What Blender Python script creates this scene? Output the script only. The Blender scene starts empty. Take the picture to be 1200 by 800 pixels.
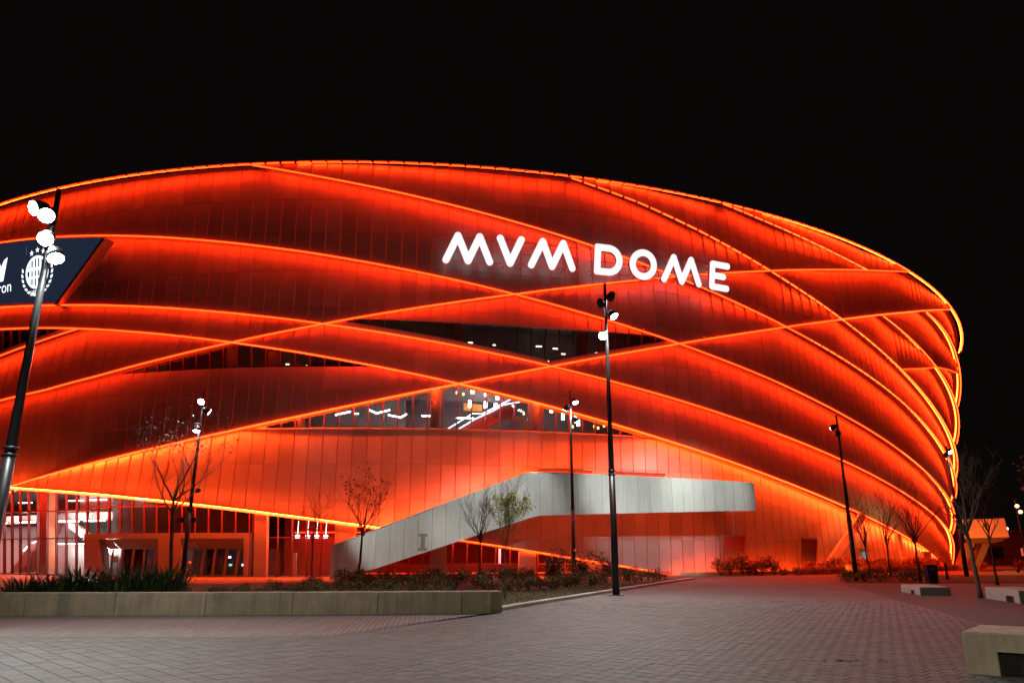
import bpy, math, random
import numpy as np
from mathutils import Vector, Matrix
R = math.radians
rnd = random.Random(7)
S = bpy.context.scene
COL = S.collection

# ------------------------------------------------------------------ camera, world, exposure
F_PX, PITCH, EYE = 862.0, math.atan(248.0 / 862.0), 1.7
cam_d = bpy.data.cameras.new('camera')
cam_d.sensor_fit = 'HORIZONTAL'; cam_d.sensor_width = 36.0; cam_d.lens = 36.0 * F_PX / 1200.0
cam_d.clip_start = 0.1; cam_d.clip_end = 3000
cam = bpy.data.objects.new('camera', cam_d); COL.objects.link(cam)
cam.location = (0, 0, EYE); cam.rotation_euler = (math.pi / 2 + PITCH, 0, 0)
S.camera = cam
S.view_settings.view_transform = 'Standard'; S.view_settings.look = 'None'
S.view_settings.exposure = 0.0; S.view_settings.gamma = 1.0
S.view_settings.use_curve_mapping = False
S.cycles.use_denoising = True
S.cycles.max_bounces = 6; S.cycles.diffuse_bounces = 3; S.cycles.glossy_bounces = 3
S.cycles.transparent_max_bounces = 12; S.cycles.sample_clamp_indirect = 6.0
S.cycles.caustics_reflective = False; S.cycles.caustics_refractive = False
W = bpy.data.worlds.new('World'); S.world = W; W.use_nodes = True
bg = W.node_tree.nodes['Background']
bg.inputs['Color'].default_value = (0.0026, 0.0020, 0.0019, 1); bg.inputs['Strength'].default_value = 1.0

LAMP_W = 3300.0          # watts of one street lamp head
LED_S = 15.0             # radiance of the facade light strips
WASH_S = 76.0            # radiance of the wash lights in the slot behind each band edge

# ------------------------------------------------------------------ materials
def mat(name, col=(.5, .5, .5), rough=.6, metal=0., emit=None, es=0., noise=None, bump=None, vary=0., spec=.5, streak=0.):
    """noise=(scale, amount): colour mottling; bump=(scale, strength); vary: per-object value change"""
    m = bpy.data.materials.new(name); m.use_nodes = True
    nt = m.node_tree; N = nt.nodes; L = nt.links; b = N['Principled BSDF']
    b.inputs['Base Color'].default_value = (*col, 1); b.inputs['Roughness'].default_value = rough
    b.inputs['Metallic'].default_value = metal; b.inputs['Specular IOR Level'].default_value = spec
    if emit:
        b.inputs['Emission Color'].default_value = (*emit, 1); b.inputs['Emission Strength'].default_value = es
    tc = N.new('ShaderNodeTexCoord')
    out = None
    if noise:
        n = N.new('ShaderNodeTexNoise'); n.inputs['Scale'].default_value = noise[0]; n.inputs['Detail'].default_value = 6
        n.inputs['Roughness'].default_value = .65
        L.new(tc.outputs['Object'], n.inputs['Vector'])
        mr = N.new('ShaderNodeMapRange'); mr.inputs['From Min'].default_value = .25; mr.inputs['From Max'].default_value = .75
        mr.inputs['To Min'].default_value = 1 - noise[1]; mr.inputs['To Max'].default_value = 1 + noise[1]
        L.new(n.outputs['Fac'], mr.inputs['Value']); out = mr.outputs['Result']
    if vary:
        oi = N.new('ShaderNodeObjectInfo'); mr2 = N.new('ShaderNodeMapRange')
        mr2.inputs['To Min'].default_value = 1 - vary; mr2.inputs['To Max'].default_value = 1 + vary
        L.new(oi.outputs['Random'], mr2.inputs['Value'])
        if out:
            mu = N.new('ShaderNodeMath'); mu.operation = 'MULTIPLY'
            L.new(out, mu.inputs[0]); L.new(mr2.outputs['Result'], mu.inputs[1]); out = mu.outputs[0]
        else:
            out = mr2.outputs['Result']
    if streak:                                   # run-down weather streaks
        mp = N.new('ShaderNodeMapping'); mp.inputs['Scale'].default_value = (5, 5, .35); L.new(tc.outputs['Object'], mp.inputs['Vector'])
        n3 = N.new('ShaderNodeTexNoise'); n3.inputs['Scale'].default_value = 1.6; n3.inputs['Detail'].default_value = 7; n3.inputs['Roughness'].default_value = .7
        L.new(mp.outputs['Vector'], n3.inputs['Vector'])
        m3 = N.new('ShaderNodeMapRange'); m3.inputs['From Min'].default_value = .42; m3.inputs['From Max'].default_value = .68
        m3.inputs['To Min'].default_value = 1.04; m3.inputs['To Max'].default_value = 1 - streak; L.new(n3.outputs['Fac'], m3.inputs['Value'])
        mu3 = N.new('ShaderNodeMath'); mu3.operation = 'MULTIPLY'; mu3.inputs[1].default_value = 1; L.new(m3.outputs['Result'], mu3.inputs[0])
        if out: L.new(out, mu3.inputs[1])
        out = mu3.outputs[0]
    if out:
        vm = N.new('ShaderNodeVectorMath'); vm.operation = 'SCALE'; vm.inputs[0].default_value = col
        L.new(out, vm.inputs['Scale']); L.new(vm.outputs['Vector'], b.inputs['Base Color'])
    if bump:
        n2 = N.new('ShaderNodeTexNoise'); n2.inputs['Scale'].default_value = bump[0]; n2.inputs['Detail'].default_value = 5
        L.new(tc.outputs['Object'], n2.inputs['Vector'])
        bp = N.new('ShaderNodeBump'); bp.inputs['Strength'].default_value = bump[1]; bp.inputs['Distance'].default_value = .05
        L.new(n2.outputs['Fac'], bp.inputs['Height']); L.new(bp.outputs['Normal'], b.inputs['Normal'])
    return m

def glow(name, col, s):
    m = bpy.data.materials.new(name); m.use_nodes = True
    nt = m.node_tree; nt.nodes.clear()
    e = nt.nodes.new('ShaderNodeEmission'); e.inputs['Color'].default_value = (*col, 1); e.inputs['Strength'].default_value = s
    o = nt.nodes.new('ShaderNodeOutputMaterial'); nt.links.new(e.outputs[0], o.inputs['Surface'])
    return m

def glass(name, tint=(.75, .75, .75), ior=1.5, refl=(1, 1, 1)):
    m = bpy.data.materials.new(name); m.use_nodes = True
    nt = m.node_tree; N = nt.nodes; N.clear()
    t = N.new('ShaderNodeBsdfTransparent'); t.inputs['Color'].default_value = (*tint, 1)
    g = N.new('ShaderNodeBsdfGlossy'); g.inputs['Roughness'].default_value = .02; g.inputs['Color'].default_value = (*refl, 1)
    lw_ = N.new('ShaderNodeLayerWeight'); lw_.inputs['Blend'].default_value = .5
    pw = N.new('ShaderNodeMath'); pw.operation = 'POWER'; pw.inputs[1].default_value = 4.0
    f = N.new('ShaderNodeMath'); f.operation = 'MULTIPLY_ADD'; f.inputs[1].default_value = .55; f.inputs[2].default_value = ((ior - 1) / (ior + 1)) ** 2
    nt.links.new(lw_.outputs['Facing'], pw.inputs[0]); nt.links.new(pw.outputs[0], f.inputs[0])
    mx = N.new('ShaderNodeMixShader'); o = N.new('ShaderNodeOutputMaterial')
    nt.links.new(f.outputs[0], mx.inputs[0]); nt.links.new(t.outputs[0], mx.inputs[1]); nt.links.new(g.outputs[0], mx.inputs[2])
    nt.links.new(mx.outputs[0], o.inputs['Surface'])
    return m

def paver_mat(name, col, bw, bh, ang, mortar=.008, vary=.17, joint=.38, off=.5):
    m = bpy.data.materials.new(name); m.use_nodes = True
    nt = m.node_tree; N = nt.nodes; L = nt.links; b = N['Principled BSDF']
    tc = N.new('ShaderNodeTexCoord'); mp = N.new('ShaderNodeMapping'); mp.inputs['Rotation'].default_value = (0, 0, -ang)
    L.new(tc.outputs['Object'], mp.inputs['Vector'])
    br = N.new('ShaderNodeTexBrick'); br.offset = off; br.squash = 1
    br.inputs['Scale'].default_value = 1; br.inputs['Brick Width'].default_value = bw; br.inputs['Row Height'].default_value = bh
    br.inputs['Mortar Size'].default_value = mortar; br.inputs['Mortar Smooth'].default_value = .2; br.inputs['Bias'].default_value = 0
    c = np.array(col)
    br.inputs['Color1'].default_value = (*(c * (1 - vary)), 1); br.inputs['Color2'].default_value = (*(c * (1 + vary)), 1)
    br.inputs['Mortar'].default_value = (*(c * joint), 1)
    L.new(mp.outputs['Vector'], br.inputs['Vector'])
    n = N.new('ShaderNodeTexNoise'); n.inputs['Scale'].default_value = .35; n.inputs['Detail'].default_value = 8; n.inputs['Roughness'].default_value = .7
    L.new(tc.outputs['Object'], n.inputs['Vector'])
    mr = N.new('ShaderNodeMapRange'); mr.inputs['From Min'].default_value = .3; mr.inputs['From Max'].default_value = .7
    mr.inputs['To Min'].default_value = .78; mr.inputs['To Max'].default_value = 1.18
    L.new(n.outputs['Fac'], mr.inputs['Value'])
    vm = N.new('ShaderNodeVectorMath'); vm.operation = 'SCALE'
    L.new(br.outputs['Color'], vm.inputs[0]); L.new(mr.outputs['Result'], vm.inputs['Scale'])
    L.new(vm.outputs['Vector'], b.inputs['Base Color'])
    mr3 = N.new('ShaderNodeMapRange'); mr3.inputs['To Min'].default_value = .6; mr3.inputs['To Max'].default_value = .85
    L.new(n.outputs['Fac'], mr3.inputs['Value']); L.new(mr3.outputs['Result'], b.inputs['Roughness'])
    bp = N.new('ShaderNodeBump'); bp.inputs['Strength'].default_value = .5; bp.inputs['Distance'].default_value = .006; bp.invert = True
    L.new(br.outputs['Fac'], bp.inputs['Height']); L.new(bp.outputs['Normal'], b.inputs['Normal'])
    return m

M = dict(
    panel=mat('cladding_metal', (.30, .285, .275), .42, .25, noise=(.6, .14), vary=.13),
    backing=mat('joint_leak_glow', (.10, .09, .09), .8, emit=(1, .035, .006), es=.24),  # red glow put into the backing stands for light leaking through the joints
    soffit=mat('soffit_metal', (.16, .15, .14), .5, .4),
    fin=mat('fin_metal', (.36, .33, .32), .4, .2), frame=mat('frame_metal', (.30, .28, .27), .35, .5),
    mullion=mat('mullion_paint', (.11, .03, .025), .4, .3),
    glass=glass('window_glass', (.80, .80, .82), 1.55),
    darkglass=glass('tinted_glass', (.62, .60, .60), 1.22),
    wall_in=mat('interior_plaster', (.62, .60, .57), .8, noise=(.8, .06)),
    dark_in=mat('interior_dark', (.10, .09, .09), .8, noise=(1.5, .2)),
    red_in=mat('interior_red', (.42, .06, .04), .7, noise=(1.2, .15)),  # red light of the lobby put into the wall colour
    floor_in=mat('interior_floor', (.22, .2, .19), .35),
    white=mat('parapet_panel', (.76, .78, .75), .45, .1, noise=(.7, .07), vary=.05, streak=.10),
    concrete=mat('concrete', (.52, .43, .32), .85, noise=(2.2, .22), bump=(60, .25), vary=.07, streak=.22),
    bench=mat('bench_concrete', (.45, .43, .39), .8, noise=(3, .15), bump=(80, .2), streak=.15),
    kerb=mat('kerb_stone', (.40, .37, .35), .8, noise=(5, .15), vary=.12),
    pole=mat('pole_paint', (.035, .035, .04), .38, .5),
    steel=mat('steel', (.3, .3, .3), .35, .9),
    black=mat('black_plastic', (.02, .02, .02), .5),
    bark=mat('bark', (.17, .13, .10), .9, noise=(14, .35), bump=(40, .6)),
    bark_dark=mat('bark_dark', (.07, .05, .045), .9, noise=(14, .3), bump=(40, .6)),
    leaf_dry=mat('leaf_dry', (.11, .075, .04), .7, vary=.1, noise=(9, .4)),
    leaf_brown=mat('leaf_brown', (.09, .045, .03), .7, noise=(9, .4)),
    leaf_yellow=mat('leaf_yellow', (.46, .46, .07), .65, noise=(5, .45)),
    leaf_green=mat('leaf_green', (.045, .145, .035), .6, noise=(3, .5)),
    leaf_olive=mat('leaf_olive', (.085, .11, .03), .65, noise=(3, .5)),
    leaf_ochre=mat('leaf_ochre', (.22, .15, .04), .65, noise=(3, .5)),
    leaf_spike=mat('leaf_spike', (.05, .10, .045), .45, noise=(4, .4)),
    leaf_straw=mat('leaf_straw', (.34, .25, .14), .75, noise=(4, .35)),
    leaf_rust=mat('leaf_rust', (.30, .08, .04), .7, noise=(4, .4)),
    soil=mat('soil', (.055, .045, .03), .95, noise=(3, .4), bump=(20, .8)),
    lawn=mat('lawn', (.05, .062, .018), .9, noise=(5, .35), bump=(90, 1.0)),
    ground=mat('ground', (.05, .045, .04), .9, noise=(.5, .3)),
    granite=mat('granite_strip', (.085, .08, .08), .8, noise=(12, .25), bump=(50, .15)),
    lamp=glow('lamp_light', (.90, 1, .96), 60),
    sign=glow('sign_light', (1, .96, .97), 1.08),
    sign_side=mat('sign_return', (.35, .38, .5), .4),
    screen=glow('screen_light', (.014, .020, .040), 1.0),
    logo=glow('logo_light', (.85, .92, 1), 1.6),
    white_light=glow('white_fixture', (1, .97, .92), 14), dim_light=glow('dim_fixture', (1, .90, .78), 9), lobby_light=glow('lobby_fixture', (1, .95, .9), 75),
    warm_light=glow('warm_fixture', (1, .55, .16), 7),
    cool_light=glow('cool_fixture', (.75, .88, 1), 7),
    green_light=glow('green_fixture', (.2, 1, .6), 3),
    red_light=glow('red_fixture', (1, .03, .006), 9),
    orange_face=mat('orange_board', (.75, .30, .05), .6),
    stair_red=mat('escalator_side', (.45, .10, .07), .4),
)
def led(f, hot=1.0):
    return glow('light_strip_%02d' % int(f * 10), (1, .020 * hot, .002 * hot * hot), LED_S * f)
_led = {}
def LED(f, hot=1.0):
    k = (round(f, 2), hot)
    if k not in _led: _led[k] = led(f, hot)
    return _led[k]

# ------------------------------------------------------------------ object helpers
ORG = {}
def thing(name, label, cat, loc=(0, 0, 0), group=None, kind=None):
    o = bpy.data.objects.new(name, None); COL.objects.link(o); o.location = loc; o.empty_display_size = .3
    o['label'] = label; o['category'] = cat
    if group: o['group'] = group
    if kind: o['kind'] = kind
    ORG[o.name] = Vector(loc); return o
class MB:
    def __init__(s): s.v = []; s.f = []; s.m = []; s.sm = []
    def add(s, vs, fs, mi=0, smooth=False):
        n = len(s.v); s.v.extend([tuple(map(float, p)) for p in vs])
        for f in fs: s.f.append([i + n for i in f]); s.m.append(mi); s.sm.append(smooth)
    def quad(s, a, b, c, d, mi=0): s.add([a, b, c, d], [(0, 1, 2, 3)], mi)
    def hexa(s, p, mi=0):   # p: 4 front (ccw from the front), 4 back
        s.add(p, [(0, 1, 2, 3), (7, 6, 5, 4), (0, 4, 5, 1), (1, 5, 6, 2), (2, 6, 7, 3), (3, 7, 4, 0)], mi)
    def box(s, c, d, rz=0, mi=0):
        cx, cy, cz = c; hx, hy, hz = d[0] / 2, d[1] / 2, d[2] / 2; co, si = math.cos(rz), math.sin(rz)
        P8 = []
        for y in (-hy, hy):
            for x, z in ((-hx, -hz), (hx, -hz), (hx, hz), (-hx, hz)):
                P8.append((cx + x * co - y * si, cy + x * si + y * co, cz + z))
        s.hexa(P8, mi)
    def tube(s, pts, rad, n=6, mi=0, cap=True, smooth=True):
        pts = [Vector(p) for p in pts]
        if not hasattr(rad, '__len__'): rad = [rad] * len(pts)
        vs = []; up = None
        for i, p in enumerate(pts):
            t = (pts[min(i + 1, len(pts) - 1)] - pts[max(i - 1, 0)])
            t = t.normalized() if t.length > 1e-9 else Vector((0, 0, 1))
            if up is None: up = Vector((0, 0, 1)) if abs(t.z) < .9 else Vector((1, 0, 0))
            a = t.cross(up).normalized(); b = t.cross(a).normalized(); up = -b if False else up
            for k in range(n):
                an = 2 * math.pi * k / n
                vs.append(p + (a * math.cos(an) + b * math.sin(an)) * rad[i])
        fs = []
        for i in range(len(pts) - 1):
            for k in range(n):
                k2 = (k + 1) % n
                fs.append((i * n + k, i * n + k2, (i + 1) * n + k2, (i + 1) * n + k))
        s.add(vs, fs, mi, smooth)
        if cap:
            m0 = len(s.v) - len(vs)
            s.f.append([m0 + k for k in reversed(range(n))]); s.m.append(mi); s.sm.append(False)
            s.f.append([m0 + (len(pts) - 1) * n + k for k in range(n)]); s.m.append(mi); s.sm.append(False)
    def mesh(s, name, mats, org=Vector()):
        me = bpy.data.meshes.new(name)
        v = np.array(s.v, dtype=float) - np.array(org) if s.v else np.zeros((0, 3))
        me.from_pydata(v.tolist(), [], s.f)
        for m in (mats if isinstance(mats, (list, tuple)) else [mats]): me.materials.append(m)
        me.polygons.foreach_set('material_index', s.m); me.polygons.foreach_set('use_smooth', s.sm)
        me.update(); return me
def part(name, mb, mats, parent, label=None, kind=None):
    org = ORG[parent.name]
    o = bpy.data.objects.new(name, mb.mesh(name, mats, org)); COL.objects.link(o)
    o.parent = parent; ORG[o.name] = org
    if label: o['label'] = label
    if kind: o['kind'] = kind
    return o
def single(name, mb, mats, label=None, cat=None, group=None, kind=None, loc=(0, 0, 0)):
    o = bpy.data.objects.new(name, mb.mesh(name, mats, Vector(loc))); COL.objects.link(o); o.location = loc
    ORG[o.name] = Vector(loc)
    for k, v in (('label', label), ('category', cat), ('group', group), ('kind', kind)):
        if v: o[k] = v
    return o
def copy_tree(o, parent=None, loc=None, rz=None, label=None):
    c = o.copy(); COL.objects.link(c)
    if parent: c.parent = parent
    if loc is not None: c.location = loc
    if rz is not None: c.rotation_euler = (0, 0, rz)
    if label: c['label'] = label
    for ch in [x for x in o.children]: copy_tree(ch, c)
    return c
def grid_sheet(mb, poly, z, mi=0):
    mb.add([(x, y, z) for x, y in poly], [tuple(range(len(poly)))], mi)

# ------------------------------------------------------------------ arena shell: elliptical plan, wall leaning outward
CX, CY, EA, EB, TH = -5.18, 151.45, 101.44, 84.27, 1.2967
ZT, INS = 31.0, 5.6
ct_, st_ = math.cos(TH), math.sin(TH)
_ph = np.linspace(0, 2 * np.pi, 20001)
def ell(ph, ins):
    c, d = np.cos(ph), np.sin(ph); nu, nv = c / EA, d / EB; k = np.hypot(nu, nv)
    u = EA * c - ins * nu / k; v = EB * d - ins * nv / k
    return np.stack([CX + ct_ * u - st_ * v, CY + st_ * u + ct_ * v], -1)
_E = ell(_ph, 0.); _S = np.concatenate([[0], np.cumsum(np.hypot(*np.diff(_E, axis=0).T))])
_i0 = int(np.argmin(np.hypot(_E[:, 0] + 13.3, _E[:, 1] - 51.06))); STOT = float(_S[-1])
_sg = 1 if _E[(_i0 + 5) % 20000][0] > _E[_i0][0] else -1
def phi_s(s): return float(np.interp((_S[_i0] + _sg * s) % STOT, _S, _ph))
def at_ins(s, z, ins):                     # point at arc length s, height z, a given distance inside the roof line
    x, y = ell(phi_s(s), ins); return Vector((float(x), float(y), z))
def P(s, z, off=0.): return at_ins(s, z, INS * (1 - z / ZT) + off)
def heading(s):                            # direction of increasing s in plan
    a = P(s - .1, 0); b = P(s + .1, 0); d = b - a; return math.atan2(d.y, d.x)

LINES = {   # the band edges as (arc length, height)
 'T': [(-50.4, 31.0), (104, 31.0)],
 'DA': [(-50, 29.18), (-32.5, 27.63), (-26.6, 27.1), (-20.6, 26.47), (-14.7, 25.74), (-8.8, 24.93), (-2.8, 24.04), (3.1, 23.08), (9.1, 22.07), (15.0, 21.02), (20.9, 19.93), (26.9, 18.82), (32.8, 17.67), (38.8, 16.52), (44.7, 15.34), (50.6, 14.17), (56.6, 13.0), (62.5, 11.84), (68.4, 10.71), (74.4, 9.62), (80.3, 8.6), (104, 4.55)],
 'DB': [(-50, 23.74), (-25.6, 21.35), (-19.8, 20.78), (-14.0, 20.15), (-8.2, 19.46), (-2.4, 18.72), (3.4, 17.92), (9.2, 17.07), (15.0, 16.18), (20.8, 15.24), (26.6, 14.27), (32.4, 13.27), (38.2, 12.25), (44.0, 11.22), (49.8, 10.18), (55.6, 9.15), (61.4, 8.13), (67.2, 7.13), (73.0, 6.16), (78.8, 5.23), (84.6, 4.36), (97, 2.0), (102, .3)],
 'DC': [(-50, 21.83), (-32.4, 20.16), (-26.5, 19.6), (-20.6, 18.94), (-14.7, 18.18), (-8.8, 17.33), (-2.9, 16.41), (3.0, 15.41), (8.9, 14.35), (14.8, 13.22), (20.7, 12.05), (26.6, 10.85), (32.6, 9.63), (38.5, 8.41), (44.4, 7.21), (50.3, 6.04), (56.2, 4.91), (62.1, 3.82), (68.0, 2.75), (73.9, 1.67), (79.8, 0.51), (81.5, 0.18)],
 'L1': [(-7.0, 30.92), (-1.3, 29.78), (4.4, 28.7), (10.1, 27.6), (15.8, 26.48), (21.5, 25.32), (27.2, 24.13), (32.9, 22.94), (38.6, 21.75), (44.3, 20.57), (50.0, 19.4), (55.7, 18.23), (61.4, 17.05), (67.1, 15.85), (72.8, 14.66), (78.5, 13.49), (84.2, 12.43), (89.9, 11.4), (104, 8.9)],
 'L2': [(18.3, 30.86), (24.3, 29.63), (30.2, 28.16), (36.2, 26.57), (42.1, 24.98), (48.1, 23.43), (54.1, 21.94), (60.0, 20.52), (66.0, 19.15), (71.9, 17.83), (77.9, 16.57), (83.9, 15.41), (89.8, 14.4), (104, 12.02)],
 'L3': [(32.6, 30.92), (37.7, 30.28), (42.8, 29.72), (47.9, 29.26), (53.0, 28.9)],
 'L5': [(56.4, 24.98), (61.7, 24.15), (67.0, 23.31), (72.3, 22.47), (77.6, 21.63), (82.9, 20.78), (88.2, 19.93), (104, 17.38)],
 'L6': [(67.7, 27.79), (72.5, 27.61), (77.3, 27.21), (82.0, 26.61), (86.8, 25.8), (104, 22.88)],
 'HA': [(-50, 13.04), (-32.3, 14.16), (-26.5, 14.54), (-20.6, 15.28), (-14.8, 16.2), (-8.9, 17.19), (-3.0, 18.2), (2.8, 19.23), (8.7, 20.27), (14.6, 21.34), (20.4, 22.45), (26.3, 23.6), (32.1, 24.77), (38.0, 25.95), (43.9, 27.12), (49.7, 28.29), (55.6, 29.49), (61.4, 30.79), (62.4, 31.0)],
 'HB': [(-50, 4.06), (-31.3, 6.99), (-25.5, 7.89), (-19.8, 8.78), (-14.0, 9.71), (-8.3, 10.69), (-2.5, 11.74), (3.2, 12.86), (8.9, 14.04), (14.7, 15.28), (20.4, 16.57), (26.2, 17.9), (31.9, 19.25), (37.7, 20.62), (43.4, 22.01), (49.2, 23.41), (54.9, 24.82), (60.7, 26.23), (66.4, 27.66), (72.1, 29.08), (77.9, 30.51), (79.8, 31.0)],
 'H0': [(-50, 15.72), (-32.4, 17.89), (-27.6, 18.49), (-22.7, 19.16)],
 'H3': [(61.0, 20.3), (66.7, 21.3), (72.5, 22.44), (78.2, 23.2), (92, 25.0)],
 'HC': [(-31.4, 6.95), (-25.5, 6.52), (-19.5, 6.04), (-13.6, 5.48), (-7.6, 4.86), (-1.7, 4.18), (4.2, 3.46), (10.2, 2.69), (16.1, 1.89), (22.0, 1.08), (28.0, 0.24), (29, 0.09)],
}
LA = {k: np.array(v) for k, v in LINES.items()}
def zl(k, s): return float(np.interp(s, LA[k][:, 0], LA[k][:, 1]))
def rng(k): return LA[k][0, 0], LA[k][-1, 0]
PITCH_S, S_OFF = 1.2, .05
COLS = range(-42, 87)
JOINTS = [2.75, 5.55, 8.2, 10.95, 13.65, 16.6, 19.8, 22.75, 25.6, 28.33]

def to_px(p):
    d = p.y * math.cos(PITCH) + (p.z - EYE) * math.sin(PITCH); u = -p.y * math.sin(PITCH) + (p.z - EYE) * math.cos(PITCH)
    return (600 + F_PX * p.x / d, 400 - F_PX * u / d) if d > .1 else None
def shows(pts):
    """how large a piece shows in the photograph (square pixels), 0 outside the frame"""
    q = [to_px(p) for p in pts]
    if any(a is None for a in q): return 0
    cx = sum(a[0] for a in q) / len(q); cy = sum(a[1] for a in q) / len(q)
    if not (-5 < cx < 1205 and -5 < cy < 805): return 0
    A = 0
    for i in range(len(q)):
        x0, y0 = q[i]; x1, y1 = q[(i + 1) % len(q)]; A += x0 * y1 - x1 * y0
    return abs(A) / 2

arena = thing('arena', 'huge oval arena wrapped in woven metal bands edged with glowing red light strips', 'arena', (CX, CY, 0))
pieces = []          # (size in the picture, MB)
backing = MB(); soffit = MB(); panes = []; mulls = []
def panel_piece(sL, sR, zbL, zbR, ztL, ztR, of):
    """one cladding panel: a thin metal tray with an open joint round it"""
    if max(ztL - zbL, ztR - zbR) < .06: return
    g = .034; j = lambda: rnd.uniform(-.011, .011)
    ztL = max(ztL, zbL + .01); ztR = max(ztR, zbR + .01)
    e = .013
    a = P(sL + g, zbL + e, of(sL, zbL) + j()); b = P(sR - g, zbR + e, of(sR, zbR) + j())
    c = P(sR - g, ztR - e, of(sR, ztR) + j()); d = P(sL + g, ztL - e, of(sL, ztL) + j())
    t = .05
    a2 = P(sL + g, zbL + e, of(sL, zbL) + t); b2 = P(sR - g, zbR + e, of(sR, zbR) + t)
    c2 = P(sR - g, ztR - e, of(sR, ztR) + t); d2 = P(sL + g, ztL - e, of(sL, ztL) + t)
    m = MB(); m.add([a, b, c, d, a2, b2, c2, d2], [(0, 1, 2, 3), (0, 4, 5, 1), (1, 5, 6, 2), (2, 6, 7, 3), (3, 7, 4, 0)])
    pieces.append((shows([P(sL, zbL), P(sR, zbR), P(sR, ztR), P(sL, ztL)]), m))
def panel_strip(sL, sR, zbL, zbR, ztL, ztR, of, clip_lo=None, clip_hi=None):
    cuts = [z for z in JOINTS if max(zbL, zbR) + .35 < z < min(ztL, ztR) - .35]
    lo = [(zbL, zbR)] + [(z, z) for z in cuts]; hi = [(z, z) for z in cuts] + [(ztL, ztR)]
    for (l0, l1), (h0, h1) in zip(lo, hi): panel_piece(sL, sR, l0, l1, h0, h1, of)
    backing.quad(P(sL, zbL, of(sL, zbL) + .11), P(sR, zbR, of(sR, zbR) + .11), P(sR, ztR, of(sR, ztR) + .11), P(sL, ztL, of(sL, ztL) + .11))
def pane_strip(sL, sR, zbL, zbR, ztL, ztR, off, tag):
    if max(ztL - zbL, ztR - zbR) < .08: return
    m = MB(); g = .03
    m.hexa([P(sL + g, zbL, off), P(sR - g, zbR, off), P(sR - g, ztR, off), P(sL + g, ztL, off),
            P(sL + g, zbL, off + .03), P(sR - g, zbR, off + .03), P(sR - g, ztR, off + .03), P(sL + g, ztL, off + .03)])
    panes.append((m, tag))
    if ztL - zbL > .1:
        m = MB(); w = .045
        m.hexa([P(sL - w, zbL, off - .10), P(sL + w, zbL, off - .10), P(sL + w, ztL, off - .10), P(sL - w, ztL, off - .10),
                P(sL - w, zbL, off + .12), P(sL + w, zbL, off + .12), P(sL + w, ztL, off + .12), P(sL - w, ztL, off + .12)])
        mulls.append(m)
wash = {}
def slot(sL, sR, uL, uR, rec, U, f, Lw=''):
    """the slot behind a band edge: raised soffit, back plate and the wash light that faces the recessed panels"""
    up = .28 if U != 'T' else 0.0
    if rec < .25 or U == 'T': up = min(up, .8 * rec)
    o = .13 if U != 'T' else -.12
    soffit.quad(P(sL, uL + up, o), P(sL, uL + up, rec + .16), P(sR, uR + up, rec + .16), P(sR, uR + up, o))
    soffit.quad(P(sL, uL - .02, rec + .06), P(sR, uR - .02, rec + .06), P(sR, uR + up, rec + .06), P(sL, uL + up, rec + .06))
    soffit.quad(P(sL, uL, o), P(sL, uL, .0), P(sR, uR, .0), P(sR, uR, o))
    if rec < .16: return
    g = .05; a, b = (o + .10, o + .24) if rec > .4 else (o + .02, o + .4 * (rec - o))
    if U == 'T': a, b = .02, .16
    k = (U, Lw, f if f > 3 else f * (1 + round(min(1, max(0, (sL - 30) / 40)) * 2) / 2 * .6))
    m = wash.setdefault(k, MB())
    m.quad(P(sL + g, uL + up - .07, a), P(sL + g, uL + up - .02, b), P(sR - g, uR + up - .02, b), P(sR - g, uR + up - .07, a))
def sill(sL, sR, lL, lR, kL, kR, d):
    backing_sill = sills[0 if sL < -15 else 1]
    backing_sill.quad(P(sL, lL, 0), P(sR, lR, 0), P(sR, kR, .02), P(sL, kL, .02)); backing_sill.quad(P(sL, kL, .02), P(sR, kR, .02), P(sR, kR, d), P(sL, kL, d))
sills = [MB(), MB()]
SKIP = {'D1': (34.1, 36.6, 3.1), 'D2': (43.9, 46.2, 2.9)}     # recessed doors in the lower wall
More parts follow.
